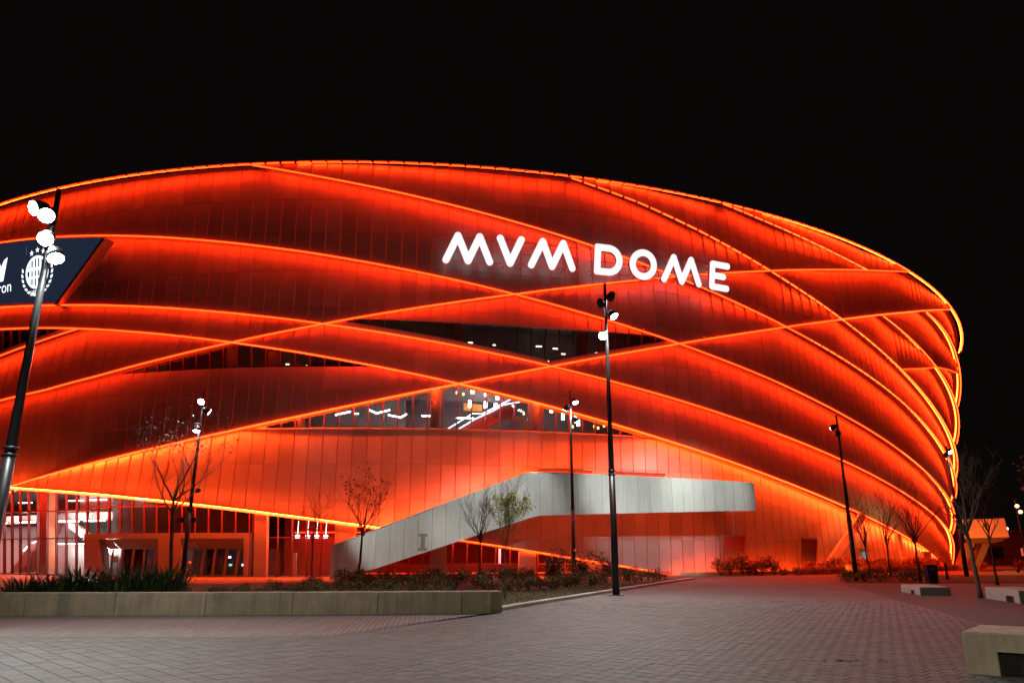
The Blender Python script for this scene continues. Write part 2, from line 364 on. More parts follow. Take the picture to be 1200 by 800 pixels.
for i in COLS:
    sL = S_OFF + PITCH_S * i; sR = sL + PITCH_S; sm = (sL + sR) / 2
    act = [k for k in LINES if rng(k)[0] <= sm <= rng(k)[1]]
    act.sort(key=lambda k: -zl(k, sm))
    low = act[-1]
    if not (low == 'HC' or (sm < -31.4 and low == 'HB')): act.append('G')
    z = lambda k, s: 0.0 if k == 'G' else zl(k, s)
    for U, Lw in zip(act[:-1], act[1:]):
        uL, uR, lL, lR = z(U, sL), z(U, sR), z(Lw, sL), z(Lw, sR)
        uL = max(uL, lL); uR = max(uR, lR)
        gap = (uL + uR - lL - lR) / 2
        rec = min(1.3 if Lw in ('HC', 'G') else .95, .24 * gap)
        def of(s, zz, U=U, Lw=Lw, rec=rec):
            a, b = z(U, s), z(Lw, s)
            return rec * min(1, max(0, (zz - b) / max(a - b, .05)))
        big = (U in ('HB', 'DC') and Lw == 'HC') or (U == 'DC' and Lw == 'G')
        slot(sL, sR, uL, uR, rec, U, 3.4 if big else .6 if (Lw == 'HB' and U in ('HA', 'DC') and sm < 4) else 1.0, Lw)
        # glazed bands
        spl = None
        if U in ('HA', 'DA') and Lw in ('DB', 'HB') and -1.2 < sm < 28.6: spl = ('below', 18.9)
        elif U in ('HA', 'DC') and Lw == 'HB' and -20 < sm < 3: spl = ('above', 15.45)
        elif U in ('HB', 'DC') and Lw == 'HC' and -6.5 < sm < 26.5: spl = ('above', 10.95)
        elif U == 'DC' and Lw == 'H0': spl = ('above', -1)
        if spl is None:
            panel_strip(sL, sR, lL, lR, uL, uR, of)
        elif spl[0] == 'below':
            h = spl[1]; mL, mR = min(max(h, lL), uL), min(max(h, lR), uR)
            kL, kR = min(lL + .34, mL), min(lR + .34, mR)
            sill(sL, sR, lL, lR, kL, kR, rec + .1); pane_strip(sL, sR, kL, kR, mL, mR, rec + .05, 'dark')
            panel_strip(sL, sR, mL, mR, uL, uR, of)
        else:
            h = spl[1]; mL, mR = min(max(h, lL), uL), min(max(h, lR), uR)
            if max(mL - lL, mR - lR) > .05:
                panel_strip(sL, sR, lL, lR, mL, mR, of)
            if max(uL - mL, uR - mR) > .05:
                if Lw == 'H0':
                    kL, kR = min(lL + .34, uL), min(lR + .34, uR); sill(sL, sR, lL, lR, kL, kR, rec + .1); mL, mR = kL, kR
                pane_strip(sL, sR, mL, mR, uL, uR, of(sm, (mL + mR) / 2) + .06, 'lit' if h == 10.95 else 'dark')
for i in COLS:      # wash lights over the recessed ground floor
    sL = S_OFF + PITCH_S * i; sR = sL + PITCH_S
    k = 'HC' if sL >= -31.4 else 'HB'
    if sR > 28.5: break
    m = wash.setdefault(('HC', '', 4.0), MB()); u0, u1 = zl(k, sL), zl(k, sR)
    m.quad(P(sL + .05, u0 - .08, .35), P(sL + .05, u0 - .05, .50), P(sR - .05, u1 - .05, .50), P(sR - .05, u1 - .08, .35))
    if sR < 9.5:
        m = wash.setdefault(('HCu', '', 3.4), MB()); m.quad(P(sL + .05, u0 + .02, -.62), P(sR - .05, u1 + .02, -.62), P(sR - .05, u1 + .0, -.72), P(sL + .05, u0 + .0, -.72))
for (k, _, f), m in wash.items(): part('wash_light', m, glow('wash_light_%d' % round(f * 10), (1, .060 if f in (3.4, 4.0) else .024, .006 if f in (3.4, 4.0) else .002), WASH_S * f), arena)
pieces.sort(key=lambda t: -t[0])
for a, m in pieces[:300]: part('cladding_panel', m, M['panel'], arena)
rest = MB()
for a, m in pieces[300:]:
    n = len(rest.v); rest.v += m.v; rest.f += [[q + n for q in f] for f in m.f]; rest.m += m.m; rest.sm += m.sm
part('cladding_panels', rest, M['panel'], arena, kind='stuff')
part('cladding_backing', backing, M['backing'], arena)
part('soffit', soffit, M['soffit'], arena)
for m in sills: part('window_sill', m, M['panel'], arena)
for m, tg in panes: part('window_pane', m, M['glass'] if tg == 'lit' else M['darkglass'], arena)
for m in mulls: part('window_mullion', m, M['mullion'], arena)

# --- light strips along the band edges
LF = {'T': 1.0, 'DA': .9, 'DB': .95, 'DC': 1.1, 'L1': 1.0, 'L2': 1.1, 'L3': 1.0, 'L5': 1.5, 'L6': 1.6, 'HA': 1.0, 'HB': 1.1, 'H0': .9, 'H3': .9, 'HC': 1.7}
def strip_pts(k, s0, s1, step=1.2, out=.10):
    n = max(1, int(math.ceil((s1 - s0) / step)))
    return [P(s, zl(k, s) - .10, -out) for s in np.linspace(s0, s1, n + 1)]
def strip(k, s0, s1, f, hot=1.0, r=.055, out=.10):
    m = MB(); m.tube(strip_pts(k, s0, s1, 1.2, out), r, 6, smooth=False); return part('light_strip', m, LED(f, hot), arena)
DASH = {'T': (-50.3, 103), 'L2': (18.3, 90), 'L3': (32.6, 53), 'L1': (44, 90)}
for k in LINES:
    a, b = rng(k)
    if k in DASH:
        d0, d1 = DASH[k]
        if a < d0 - 1: strip(k, a, d0, LF[k])
        if b > d1 + 1: strip(k, d1, b, LF[k] * 2, 1.3)
        s = math.floor((d0 - S_OFF) / 1.2) * 1.2 + S_OFF
        while s < d1:
            x0, x1 = max(d0, s + .12), min(d1, s + 1.2 - .12)
            if x1 - x0 > .2:
                t = min(1, max(0, (s - 20) / 50)); q = round(t * 4) / 4
                strip(k, x0, x1, LF[k] * (1 + .8 * q), 1 + .5 * q)
            s += 1.2
    elif k in ('DA', 'DB', 'L1'):
        strip(k, a, 40, LF[k]); strip(k, 40, 62, LF[k] * 1.2, 1.1); strip(k, 62, b, LF[k] * 1.7, 1.4)
    elif k == 'HB':
        strip(k, a, 9.8, 1.5); strip(k, 9.8, 48, 1.1); strip(k, 48, b, 1.3, 1.2)
    elif k == 'DC':
        strip(k, a, -8.6, 1.0); strip(k, -8.6, 9.8, 1.2); strip(k, 9.8, 40, 1.6); strip(k, 40, b, 1.5, 1.2)
    elif k == 'HC':
        strip(k, a, 9, 1.6, 1.5, .06, .38); strip(k, 9, b, .45)
    else:
        strip(k, a, b, LF[k], 1.3 if k in ('L5', 'L6') else 1.0)
# --- rear of the building and its roof
rw = MB()
ss = np.linspace(104, STOT - 50.35, 90)
for s0, s1 in zip(ss[:-1], ss[1:]): rw.quad(P(s0, 0), P(s1, 0), P(s1, ZT), P(s0, ZT))
part('rear_wall', rw, M['panel'], arena)
rf = MB(); ring = [at_ins(s, ZT + .05, .2) for s in np.linspace(0, STOT, 160, endpoint=False)]
ring2 = [at_ins(s, ZT + 1.5, 30) for s in np.linspace(0, STOT, 160, endpoint=False)]
rf.add(ring + ring2 + [(CX, CY, ZT + 3)], [(k, (k + 1) % 160, 160 + (k + 1) % 160, 160 + k) for k in range(160)] + [(160 + k, 160 + (k + 1) % 160, 320) for k in range(160)])
part('roof', rf, M['soffit'], arena)
m = MB(); q = np.linspace(28.8, 82, 46)
for a, b in zip(q[:-1], q[1:]): m.hexa([P(a, 0, -1.42), P(b, 0, -1.42), P(b, .28, -1.42), P(a, .28, -1.42), P(a, 0, -1.28), P(b, 0, -1.28), P(b, .28, -1.28), P(a, .28, -1.28)])
part('strip_screen_edge', m, M['concrete'], arena)  # low edge added to hide the light strip behind it
for a, b, f in ((29.5, 47, 1.1), (47, 66, 1.0), (66, 80, 1.0)):      # assumed uplight, added out of sight behind the shrubs at the foot of the wall
    m = MB(); m.tube([P(s, .12, -1.15) for s in np.linspace(a, b, 14)], .055, 6, smooth=False); part('light_strip', m, glow('assumed_base_light', (1, .05, .004), 75 * f), arena)
cp = MB()
for i in COLS:
    s0 = S_OFF + 1.2 * i; s1 = s0 + 1.2
    cp.hexa([P(s0, 31.0, -.14), P(s1, 31.0, -.14), P(s1, 31.14, -.14), P(s0, 31.14, -.14), P(s0, 31.0, .5), P(s1, 31.0, .5), P(s1, 31.14, .5), P(s0, 31.14, .5)])
part('roof_coping', cp, M['soffit'], arena)

# --- interiors behind the glazed bands
def curved_wall(mb, s0, s1, z0, z1, off, n=None, mi=0):
    n = n or max(1, int((s1 - s0) / 1.2)); q = np.linspace(s0, s1, n + 1)
    for a, b in zip(q[:-1], q[1:]): mb.quad(P(a, z0, off), P(b, z0, off), P(b, z1, off), P(a, z1, off), mi)
def slab(mb, s0, s1, z, o0, o1, mi=0):
    n = max(1, int((s1 - s0) / 2.4)); q = np.linspace(s0, s1, n + 1)
    for a, b in zip(q[:-1], q[1:]): mb.quad(P(a, z, o0), P(b, z, o0), P(b, z, o1), P(a, z, o1), mi)
it = MB(); curved_wall(it, -9, 29, 10.8, 15.6, 9); slab(it, -9, 29, 10.82, .8, 9); slab(it, -9, 29, 15.6, 1.0, 9)
part('concourse_interior', it, mat('concourse_wall', (.32, .31, .32), .7, noise=(.9, .2)), arena)
it = MB(); curved_wall(it, -3, 30, 14.2, 20.2, 7); slab(it, -3, 30, 15.9, 1.2, 7); slab(it, -3, 30, 20.2, 1.2, 7)
curved_wall(it, -22, 5, 11.4, 18.9, 7.3); slab(it, -22, 5, 15.2, 1.2, 7.3); curved_wall(it, -50, -20, 15, 22, 7)
part('upper_interior', it, mat('upper_wall', (.30, .29, .29), .7, noise=(.9, .3)), arena)
def bar(pts, off, r, mt, nm='linear_lamp'):
    m = MB(); m.tube([P(s + .55, z, off) for s, z in pts], r * .7, 6); return part(nm, m, mt, arena)
for b in ([(-1.84, 12.57), (-.45, 12.84)], [(1.25, 12.98), (1.95, 12.71), (3.17, 12.99)], [(3.03, 12.58), (4.18, 12.39), (4.72, 12.67)],
          [(6.1, 12.55), (7.03, 12.56)], [(7.04, 12.5), (7.04, 11.88)], [(9.28, 12.43), (10.93, 12.44)]):
    bar(b, 5, .09, M['white_light'])
bar([(8.48, 11.5), (10.84, 12.85), (11.63, 12.8), (14.62, 14.22)], 5, .06, M['cool_light'], 'handrail_lamp')
bar([(9.45, 11.5), (11.01, 12.37), (12.73, 13.11), (13.67, 13.63), (15.6, 13.98)], 5, .06, M['cool_light'], 'handrail_lamp')
es = MB(); es.hexa([P(9, 10.85, 5.1), P(11.2, 10.85, 5.1), P(15.6, 13.2, 5.1), P(14.6, 13.9, 5.1), P(9, 10.85, 6.2), P(11.2, 10.85, 6.2), P(15.6, 13.2, 6.2), P(14.6, 13.9, 6.2)])
part('escalator', es, M['stair_red'], arena)
for s, z in ((10.72, 14.79), (11.98, 14.62), (13.1, 14.38), (10.51, 13.67), (12.0, 13.64), (12.96, 13.53), (14.64, 13.38), (19.61, 12.94), (21.2, 12.5), (18.4, 13.5)):
    m = MB(); p = P(s + .6, z, 5.4); m.tube([p - Vector((0, 0, .28)), p + Vector((0, 0, .28))], .13, 8); part('pendant_lamp', m, M['white_light'], arena)
for s, z in ((9.3, 14.4), (9.9, 14.3), (16.3, 13.0), (15.6, 12.9), (20.4, 12.0), (22.6, 12.1), (23.0, 12.0), (24.2, 11.6), (23.6, 12.2), (5.2, 18.1), (2.4, 18.3), (7.2, 18.4), (-8.2, 16.2), (-7.4, 16.3), (-4.4, 16.4), (-8.9, 15.8)):
    m = MB(); p = P(s + .5, z, 4.6); m.tube([p - Vector((0, 0, .10)), p + Vector((0, 0, .10))], .09, 6); part('spot_lamp', m, M['warm_light'], arena)  # those in the dark upper windows stand for reflected city lamps
for s, z in ((19.2, 18.0), (20.8, 17.6), (15.6, 17.0), (17.6, 17.3), (21.3, 18.0), (24.1, 17.9), (-2.6, 15.9), (-.8, 15.8), (0.6, 15.9), (4.2, 18.2), (-3.6, 11.4), (-1.8, 11.4), (6.3, 11.4), (.2, 12.6), (18.4, 18.4), (22.6, 18.3), (16.8, 18.5), (10.4, 18.5), (12.6, 18.4), (-6.2, 16.6), (-12.5, 15.9)):
    m = MB(); p = P(s + .5, z, 4.6); m.box(p, (rnd.uniform(.2, .5), .1, .08), heading(s)); part('ceiling_lamp', m, M['white_light'] if z < 13.5 else M['dim_light'], arena)  # dim ones added for city lights reflected in the dark upper windows
for s0, s1, z0, z1 in ((13.7, 16.5, 12.7, 13.0), (10.6, 12.4, 13.3, 13.9), (20.2, 21.6, 11.2, 11.7), (16.4, 17.0, 11.2, 12.4)):
    m = MB(); m.hexa([P(s0, z0, 6.2), P(s1, z0 - .1, 6.2), P(s1, z1 - .1, 6.2), P(s0, z1, 6.2), P(s0, z0, 6.4), P(s1, z0 - .1, 6.4), P(s1, z1 - .1, 6.4), P(s0, z1, 6.4)])
    part('orange_board', m, M['orange_face'], arena)
for s in (-3.4, 7.9, 16.4, -17.8, 2.6, 9.6, 20.2, -9.3, -5.7):       # round columns just inside the glass
    zz = 11 if s in (-3.4, 7.9, 16.4) else 14.2
    m = MB(); m.tube([P(s, zz, 1.75), P(s, zz + 4.8, 1.6)], .42, 14); part('column', m, M['wall_in'], arena)

# --- ground floor under the lowest band
G = lambda s, z, ins=6.6: at_ins(s, z, ins - INS * z / ZT)     # leans outward with the wall above
def gbox(s0, s1, z0, z1, i0, i1):          # curved box between two insets; i0 is the outer face
    m = MB(); n = max(1, int((s1 - s0) / 2.4)); q = np.linspace(s0, s1, n + 1)
    for a, b in zip(q[:-1], q[1:]):
        m.hexa([G(a, z0, i0), G(b, z0, i0), G(b, z1, i0), G(a, z1, i0), G(a, z0, i1), G(b, z0, i1), G(b, z1, i1), G(a, z1, i1)])
    return m
def under(s): return (zl('HC', s) if s >= -31.4 else zl('HB', s)) - .02
def gpane(s0, s1, z0, z1, mt, ins=6.6):
    m = MB(); g = .04
    za, zb = min(z1, under(s0)), min(z1, under(s1))
    if min(za, zb) - z0 < .15: return
    m.hexa([G(s0 + g, z0, ins), G(s1 - g, z0, ins), G(s1 - g, zb, ins), G(s0 + g, za, ins), G(s0 + g, z0, ins + .03), G(s1 - g, z0, ins + .03), G(s1 - g, zb, ins + .03), G(s0 + g, za, ins + .03)])
    part('lobby_pane', m, mt, arena)
def gmull(s, z0, ins=6.6, w=.045):
    m = MB(); z1 = under(s)
    if z1 - z0 < .2: return
    m.hexa([G(s - w, z0, ins - .12), G(s + w, z0, ins - .12), G(s + w, z1, ins - .12), G(s - w, z1, ins - .12), G(s - w, z0, ins + .1), G(s + w, z0, ins + .1), G(s + w, z1, ins + .1), G(s - w, z1, ins + .1)])
    part('window_mullion', m, M['mullion'], arena)

# soffit above the recessed ground floor, floor slabs, lobby rooms
gs = MB()
for i in COLS:
    s0 = S_OFF + 1.2 * i; s1 = s0 + 1.2
    if s1 > 29: break
    gs.quad(P(s0, under(s0), .05), P(s1, under(s1), .05), G(s1, under(s1), 6.9), G(s0, under(s0), 6.9))
part('soffit', gs, M['soffit'], arena)
it = MB()
q = np.linspace(-50.4, 29, 40)
for a, b in zip(q[:-1], q[1:]): it.quad(G(a, .02, 6.3), G(b, .02, 6.3), G(b, .02, 18), G(a, .02, 18))
part('lobby_floor', it, M['floor_in'], arena)
def gwall(s0, s1, z0, z1, ins, mt, nm='lobby_wall'): return part(nm, gbox(s0, s1, z0, z1, ins, ins + .2), mt, arena)
gwall(-29.4, -22.0, 0, 2.5, 9.4, M['wall_in']); gwall(-29.4, -22.0, 2.5, 4.35, 10.6, M['dark_in'])
gwall(-29.4, -16, 4.35, 5.0, 9.0, M['wall_in'], 'gallery_edge'); gwall(-29.4, -16, 5.0, 8, 10.8, M['wall_in'])
gwall(-50, -29.4, 0, 4.2, 11.5, M['wall_in']); gwall(-50, -29.4, 4.2, 4.9, 9.0, M['wall_in'], 'gallery_edge'); gwall(-50, -29.4, 4.9, 8, 12, M['dark_in'])
part('gallery_floor', gbox(-50, -16, 4.33, 4.36, 9.05, 12), M['dark_in'], arena)
part('lobby_column', gbox(-30.1, -28.8, 0, 7.2, 7.3, 8.4), mat('column_paint', (.45, .13, .05), .6), arena)
m = MB(); m.hexa([G(-28.6, 4.2, 8.6), G(-22.2, 1.0, 8.6), G(-22.2, 1.5, 8.6), G(-28.6, 4.8, 8.6), G(-28.6, 4.2, 9.2), G(-22.2, 1.0, 9.2), G(-22.2, 1.5, 9.2), G(-28.6, 4.8, 9.2)])
part('stair_beam', m, M['wall_in'], arena)
m = MB(); m.hexa([G(-36.5, 0.1, 8.4), G(-34.5, 0.1, 8.4), G(-30.2, 3.6, 8.4), G(-30.2, 4.3, 8.4), G(-36.5, 0.1, 9.6), G(-34.5, 0.1, 9.6), G(-30.2, 3.6, 9.6), G(-30.2, 4.3, 9.6)])
part('escalator', m, M['stair_red'], arena)
for a, b in (((-33.6, 1.9), (-32.6, 2.5)), ((-32.2, 2.55), (-30.9, 2.85))):
    m = MB(); m.tube([G(a[0], a[1], 8.2), G(b[0], b[1], 8.2)], .06, 6); part('handrail_lamp', m, M['cool_light'], arena)
for s in (-48, -43, -38, -33.5, -27.5, -24.4): part('ceiling_lamp', gbox(s, s + 2.0, 4.22, 4.27, 7.6, 8.0), M['lobby_light'], arena)
for s in (-46, -40, -34.5, -27.3, -24.5, -19.6): part('ceiling_lamp', gbox(s, s + 1.6, 5.9, 5.96, 8.2, 8.6), M['dim_light'], arena)
part('wall_lamp', gbox(-24.2, -22.5, 2.05, 2.2, 8.9, 9.1), M['lobby_light'], arena)
part('ceiling_lamp', gbox(-28.8, -22.4, 2.44, 2.48, 8.2, 8.7), glow('lobby_panel', (1, .95, .9), 26), arena)  # light panel added to brighten the white lobby wall
# lobby beside the stair, its red light painted into the walls
gwall(-7, 29, 0, 6, 13, M['red_in']); gwall(-7.2, -7.0, 0, 5, 7, M['red_in'])
part('added_red_strip', gbox(-5.4, 1.2, 3.3, 3.4, 11.8, 12.0), LED(1.2), arena)  # red strips added to give the lobby its red light
part('added_red_strip', gbox(2, 27, .18, .26, 8.2, 8.4), LED(.5), arena)
for s in (-3.85, -2.95, -2.15, -1.35):
    m = MB(); p = G(s, 2.95, 8.6); m.tube([p - Vector((0, 0, .12)), p + Vector((0, 0, .12))], .17, 10); m.tube([p + Vector((0, 0, .12)), p + Vector((0, 0, 1.2))], .015, 4)
    part('pendant_lamp', m, M['white_light'], arena)
part('info_board', gbox(-4.2, -3.85, 0, 1.75, 8.4, 8.6), M['wall_in'], arena)

TZ = (2.85, 5.0)
for i in COLS:
    s0 = S_OFF + 1.2 * i; s1 = s0 + 1.2; sm = s0 + .6
    if s0 > 28: break
    if sm < -22.3:
        gmull(s0, 0); gpane(s0, s1, .05, TZ[0], M['glass']); gpane(s0, s1, TZ[0], TZ[1], M['glass']); gpane(s0, s1, TZ[1], 9, M['glass'])
    elif sm < -7:
        gmull(s0, 3.2); gpane(s0, s1, 3.2, 5.2, M['darkglass']); gpane(s0, s1, 5.2, 9, M['glass'])
    elif sm < 1.5:
        gmull(s0, 0); gpane(s0, s1, .05, TZ[0], M['glass']); gpane(s0, s1, TZ[0], 9, M['darkglass'])
    else:
        gmull(s0, 0); gpane(s0, s1, .95, 9, M['darkglass']); gpane(s0, s1, .05, .9, M['glass'])
for a, b, z in ((-50.4, -22.3, TZ[0]), (-50.4, -22.3, TZ[1]), (-22.3, -7, 5.2), (-7, 1.5, TZ[0]), (1.5, 24, .92), (-50.4, -22.3, .05)):
    part('transom', gbox(a, b, z - .05, z + .05, 6.5, 6.7), M['mullion'], arena)
gwall(-22.2, -7, 3.2, 6.4, 8.6, M['dark_in'])
# entrance block with two raked portals
for a, b in ((-22.29, -20.8), (-14.85, -12.83), (-7.3, -6.95)): part('entrance_pier', gbox(a, b, 0, 2.78, 5.9, 6.7), M['panel'], arena)
part('entrance_lintel', gbox(-22.29, -6.95, 2.78, 3.18, 5.9, 6.9), M['panel'], arena)
for a, b in ((-20.8, -14.85), (-12.83, -7.3)):
    q = np.linspace(a, b, 6); m = MB()
    for s0, s1 in zip(q[:-1], q[1:]): m.quad(G(s0 + .01, 2.76, 6.0), G(s1 - .01, 2.76, 6.0), G(s1 - .01, 2.02, 7.0), G(s0 + .01, 2.02, 7.0))
    for s in (a + .005, b - .005): m.quad(G(s, 0, 6.0), G(s, 2.76, 6.0), G(s, 2.02, 7.0), G(s, 0, 7.0))
    hd = part('portal_reveal', m, M['panel'], arena)
    m = MB(); o = .02                               # the numeral II on the sloping reveal
    def rv(s, t): return G(s, 2.76 - .74 * t, 6.0 + 1.0 * t) + Vector((0, -.012, -.02))
    for k in (0, .42):
        for s0, s1, t0, t1 in ((a + .42 + k, a + .56 + k, .36, .74), (a + .34 + k, a + .64 + k, .30, .36), (a + .34 + k, a + .64 + k, .74, .80)):
            m.quad(rv(s0, t0), rv(s1, t0), rv(s1, t1), rv(s0, t1))
    part('entrance_number', m, M['wall_in'], hd)
    n = 5; w = (b - a - .3) / n
    for k in range(n):
        s0 = a + .15 + k * w; s1 = s0 + w; lean = .30
        m = MB()
        for (p0, p1, z0, z1) in ((s0, s0 + .12, 0, 2.0), (s1 - .12, s1, 0, 2.0)):
            m.hexa([G(p0, z0, 6.88), G(p1, z0, 6.88), G(p1 + lean, z1, 6.88), G(p0 + lean, z1, 6.88), G(p0, z0, 7.0), G(p1, z0, 7.0), G(p1 + lean, z1, 7.0), G(p0 + lean, z1, 7.0)])
        m.hexa([G(s0 + .12, 0, 6.9), G(s1 - .12, 0, 6.9), G(s1 - .12, .1, 6.9), G(s0 + .12, .1, 6.9), G(s0 + .12, 0, 7.0), G(s1 - .12, 0, 7.0), G(s1 - .12, .1, 7.0), G(s0 + .12, .1, 7.0)])
        d = part('door', m, M['frame'], arena)
        m = MB(); m.hexa([G(s0 + .12, .1, 6.95), G(s1 - .12, .1, 6.95), G(s1 - .12 + lean, 2, 6.95), G(s0 + .12 + lean, 2, 6.95), G(s0 + .12, .1, 6.97), G(s1 - .12, .1, 6.97), G(s1 - .12 + lean, 2, 6.97), G(s0 + .12 + lean, 2, 6.97)])
        part('door_pane', m, M['darkglass'], d)
        m = MB(); m.tube([G(s1 - .25, .8, 6.82), G(s1 - .2, 1.3, 6.82)], .025, 5); part('handle', m, M['steel'], d)
    gwall(a - .5, b + .5, 0, 2.1, 11.5, M['dark_in'])
for s, z, mt in ((-16.4, 1.5, 'white_light'), (-18.2, .7, 'white_light'), (-15.4, 1.0, 'red_light'), (-11.2, .8, 'green_light'), (-9.4, .8, 'green_light'), (-9.9, .8, 'cool_light'), (-11.3, 1.4, 'cool_light')):
    m = MB(); m.box(G(s, z, 10.6), (.22, .1, .16 if mt != 'red_light' else .08), heading(s)); part('exit_lamp', m, M[mt], arena)
for a, b in ((-6.5, -5.47), (.12, 1.74), (7.8, 9.14), (15.14, 16.55), (20.75, 22.33)):
    m = gbox(a, b, 0, under((a + b) / 2) - .05, 6.0, 6.5); part('facade_pier', m, M['panel'], arena)
m = MB(); m.box(G(13.55, 1.5, 6.4), (.16, .1, 1.1), heading(13.5)); part('wall_lamp', m, mat('dim_tube', (.3, .3, .35), .5, emit=(.5, .6, 1), es=.5), arena)
# two recessed doors and a door head row in the lower cladding
for s0, s1, zt in ((34.1, 36.6, 3.1), (43.9, 46.2, 2.9)):
    m = MB(); f0 = -.04
    A = [P(s0, 0, f0), P(s1, 0, f0), P(s1, zt, f0), P(s0, zt, f0)]
    for q in ((s0 - .07, s0, 0, zt + .07), (s1, s1 + .07, 0, zt + .07), (s0, s1, zt, zt + .07)):
        m.hexa([P(q[0], q[2], -.10), P(q[1], q[2], -.10), P(q[1], q[3], -.10), P(q[0], q[3], -.10), P(q[0], q[2], .2), P(q[1], q[2], .2), P(q[1], q[3], .2), P(q[0], q[3], .2)])
    fr = part('door_recess', m, M['frame'], arena)
    m = MB(); m.hexa([P(s0, 0, -.05), P(s1, 0, -.05), P(s1, zt, -.05), P(s0, zt, -.05), P(s0, 0, -.02), P(s1, 0, -.02), P(s1, zt, -.02), P(s0, zt, -.02)])
    part('door_lining', m, mat('lining_paint', (.16, .035, .02), .6), fr)
    m = MB(); sm = (s0 + s1) / 2
    for a, b in ((s0 + .12, sm - .02), (sm + .02, s1 - .12)):
        m.hexa([P(a, 0, -.075), P(b, 0, -.075), P(b, 2.05, -.075), P(a, 2.05, -.075), P(a, 0, -.05), P(b, 0, -.05), P(b, 2.05, -.05), P(a, 2.05, -.05)])
    part('door', m, M['dark_in'], fr)
for s0, s1 in ((16.4, 21.0), (23.2, 27.8)):
    m = MB(); m.hexa([P(s0, 7.75, -.06), P(s1, 7.75, -.06), P(s1, 7.9, -.06), P(s0, 7.9, -.06), P(s0, 7.75, .2), P(s1, 7.75, .2), P(s1, 7.9, .2), P(s0, 7.9, .2)])
    h = part('door_head', m, M['black'], arena)
    m = MB(); m.hexa([P(s0 + .1, 5.2, -.02), P(s1 - .1, 5.2, -.02), P(s1 - .1, 7.75, -.02), P(s0 + .1, 7.75, -.02), P(s0 + .1, 5.2, .1), P(s1 - .1, 5.2, .1), P(s1 - .1, 7.75, .1), P(s0 + .1, 7.75, .1)])
    part('door', m, M['red_in'], h)
# slanting props under the rising edge on the far side
def prop(a, b, w=.32):
    m = MB(); d = (b - a).normalized(); x = d.cross(Vector((0, -1, 0))).normalized() * w; y = Vector((0, .25, 0))
    m.hexa([a - x - y, a + x - y, b + x - y, b - x - y, a - x + y, a + x + y, b + x + y, b - x + y]); return part('prop', m, M['white'], arena)
prop(P(45.6, 0.0, -1.2), P(53.6, 5.25, -.25)); prop(P(62.5, 0, -.8), P(61.5, 3.6, -.2), .2)
def ground_flood(label, loc, aim, pw, ang):  # floodlights added to brighten the prop and the landing block
    t = thing('added_floodlight', label, 'floodlight', loc)
    o = Vector(loc); d = (Vector(aim) - o).normalized(); m = MB(); m.tube([o + Vector((0, 0, .0)), o + Vector((0, 0, .12)), o + Vector((0, 0, .12)) + d * .14], [.09, .07, .14], 10); part('housing', m, M['pole'], t)
    m = MB(); c = o + Vector((0, 0, .12)) + d * .15; m.tube([c, c + d * .015], .12, 10); part('lens', m, LED(.6), t)
    ld = bpy.data.lights.new('flood_light', 'SPOT'); ld.energy = pw; ld.color = (1, .13, .015); ld.spot_size = R(ang); ld.spot_blend = .6; ld.shadow_soft_size = .1
    l = bpy.data.objects.new('flood_light', ld); COL.objects.link(l); l.parent = t; l.location = c + d * .06 - o; l.rotation_euler = d.to_track_quat('-Z', 'Y').to_euler()
p0 = P(44.6, 0.05, -4.6); ground_flood('added small orange floodlight on the ground to brighten the slanting prop', p0, P(50.5, 3.2, -.7), 900, 60)
m = MB()
for s0, s1, z1 in ((70, 73, 1.9), (53.2, 55.2, 2.1)):
    m.hexa([P(s0, 0, -.2), P(s1, 0, -.2), P(s1, z1, -.2), P(s0, z1, -.2), P(s0, 0, .1), P(s1, 0, .1), P(s1, z1, .1), P(s0, z1, .1)])
part('service_door', m, M['frame'], arena)
m = MB(); m.box(P(54.0, 1.5, -.4), (.8, .06, .7), heading(54)); part('door_window', m, glow('dim_window', (.55, .6, .6), .35), arena)

# ------------------------------------------------------------------ outside stair with its pale clad parapet
SI = 1.5
V_ = lambda s, z, ins: at_ins(s + .12, z, ins)                       # plumb
stair = thing('entrance_stair', 'pale panel clad stair rising along the red facade to a long landing', 'staircase', V_(1, 0, SI))
TOP = [(.73, 2.15), (14.85, 7.39), (34.5, 7.15)]; BOT = [(.73, .0), (3.0, .42), (15.34, 4.3), (34.4, 4.98)]
tz = lambda s: float(np.interp(s, [p[0] for p in TOP], [p[1] for p in TOP]))
bz = lambda s: float(np.interp(s, [p[0] for p in BOT], [p[1] for p in BOT]))
def sbox(a, b, i0, i1, f0, f1):
    m = MB(); m.hexa([V_(a, f0(a), i0), V_(b, f0(b), i0), V_(b, f1(b), i0), V_(a, f1(a), i0), V_(a, f0(a), i1), V_(b, f0(b), i1), V_(b, f1(b), i1), V_(a, f1(a), i1)]); return m
edges = [.73] + [1.85 + .985 * k for k in range(33)] + [34.5]
edges = sorted(set([e for e in edges if e <= 34.5]))
for a, b in zip(edges[:-1], edges[1:]):
    for c in (14.85, 15.34):
        if a < c < b and c - a > .2 and b - c > .2: pass
    part('parapet_panel', sbox(a + .009, b - .009, SI, SI + .1, bz, tz), M['white'], stair)
for a, b in zip(np.linspace(.73, 34.5, 36)[:-1], np.linspace(.73, 34.5, 36)[1:]): pass
bk = MB(); cpg = MB(); sl = MB(); bp_ = MB()
q = np.linspace(.75, 34.48, 60)
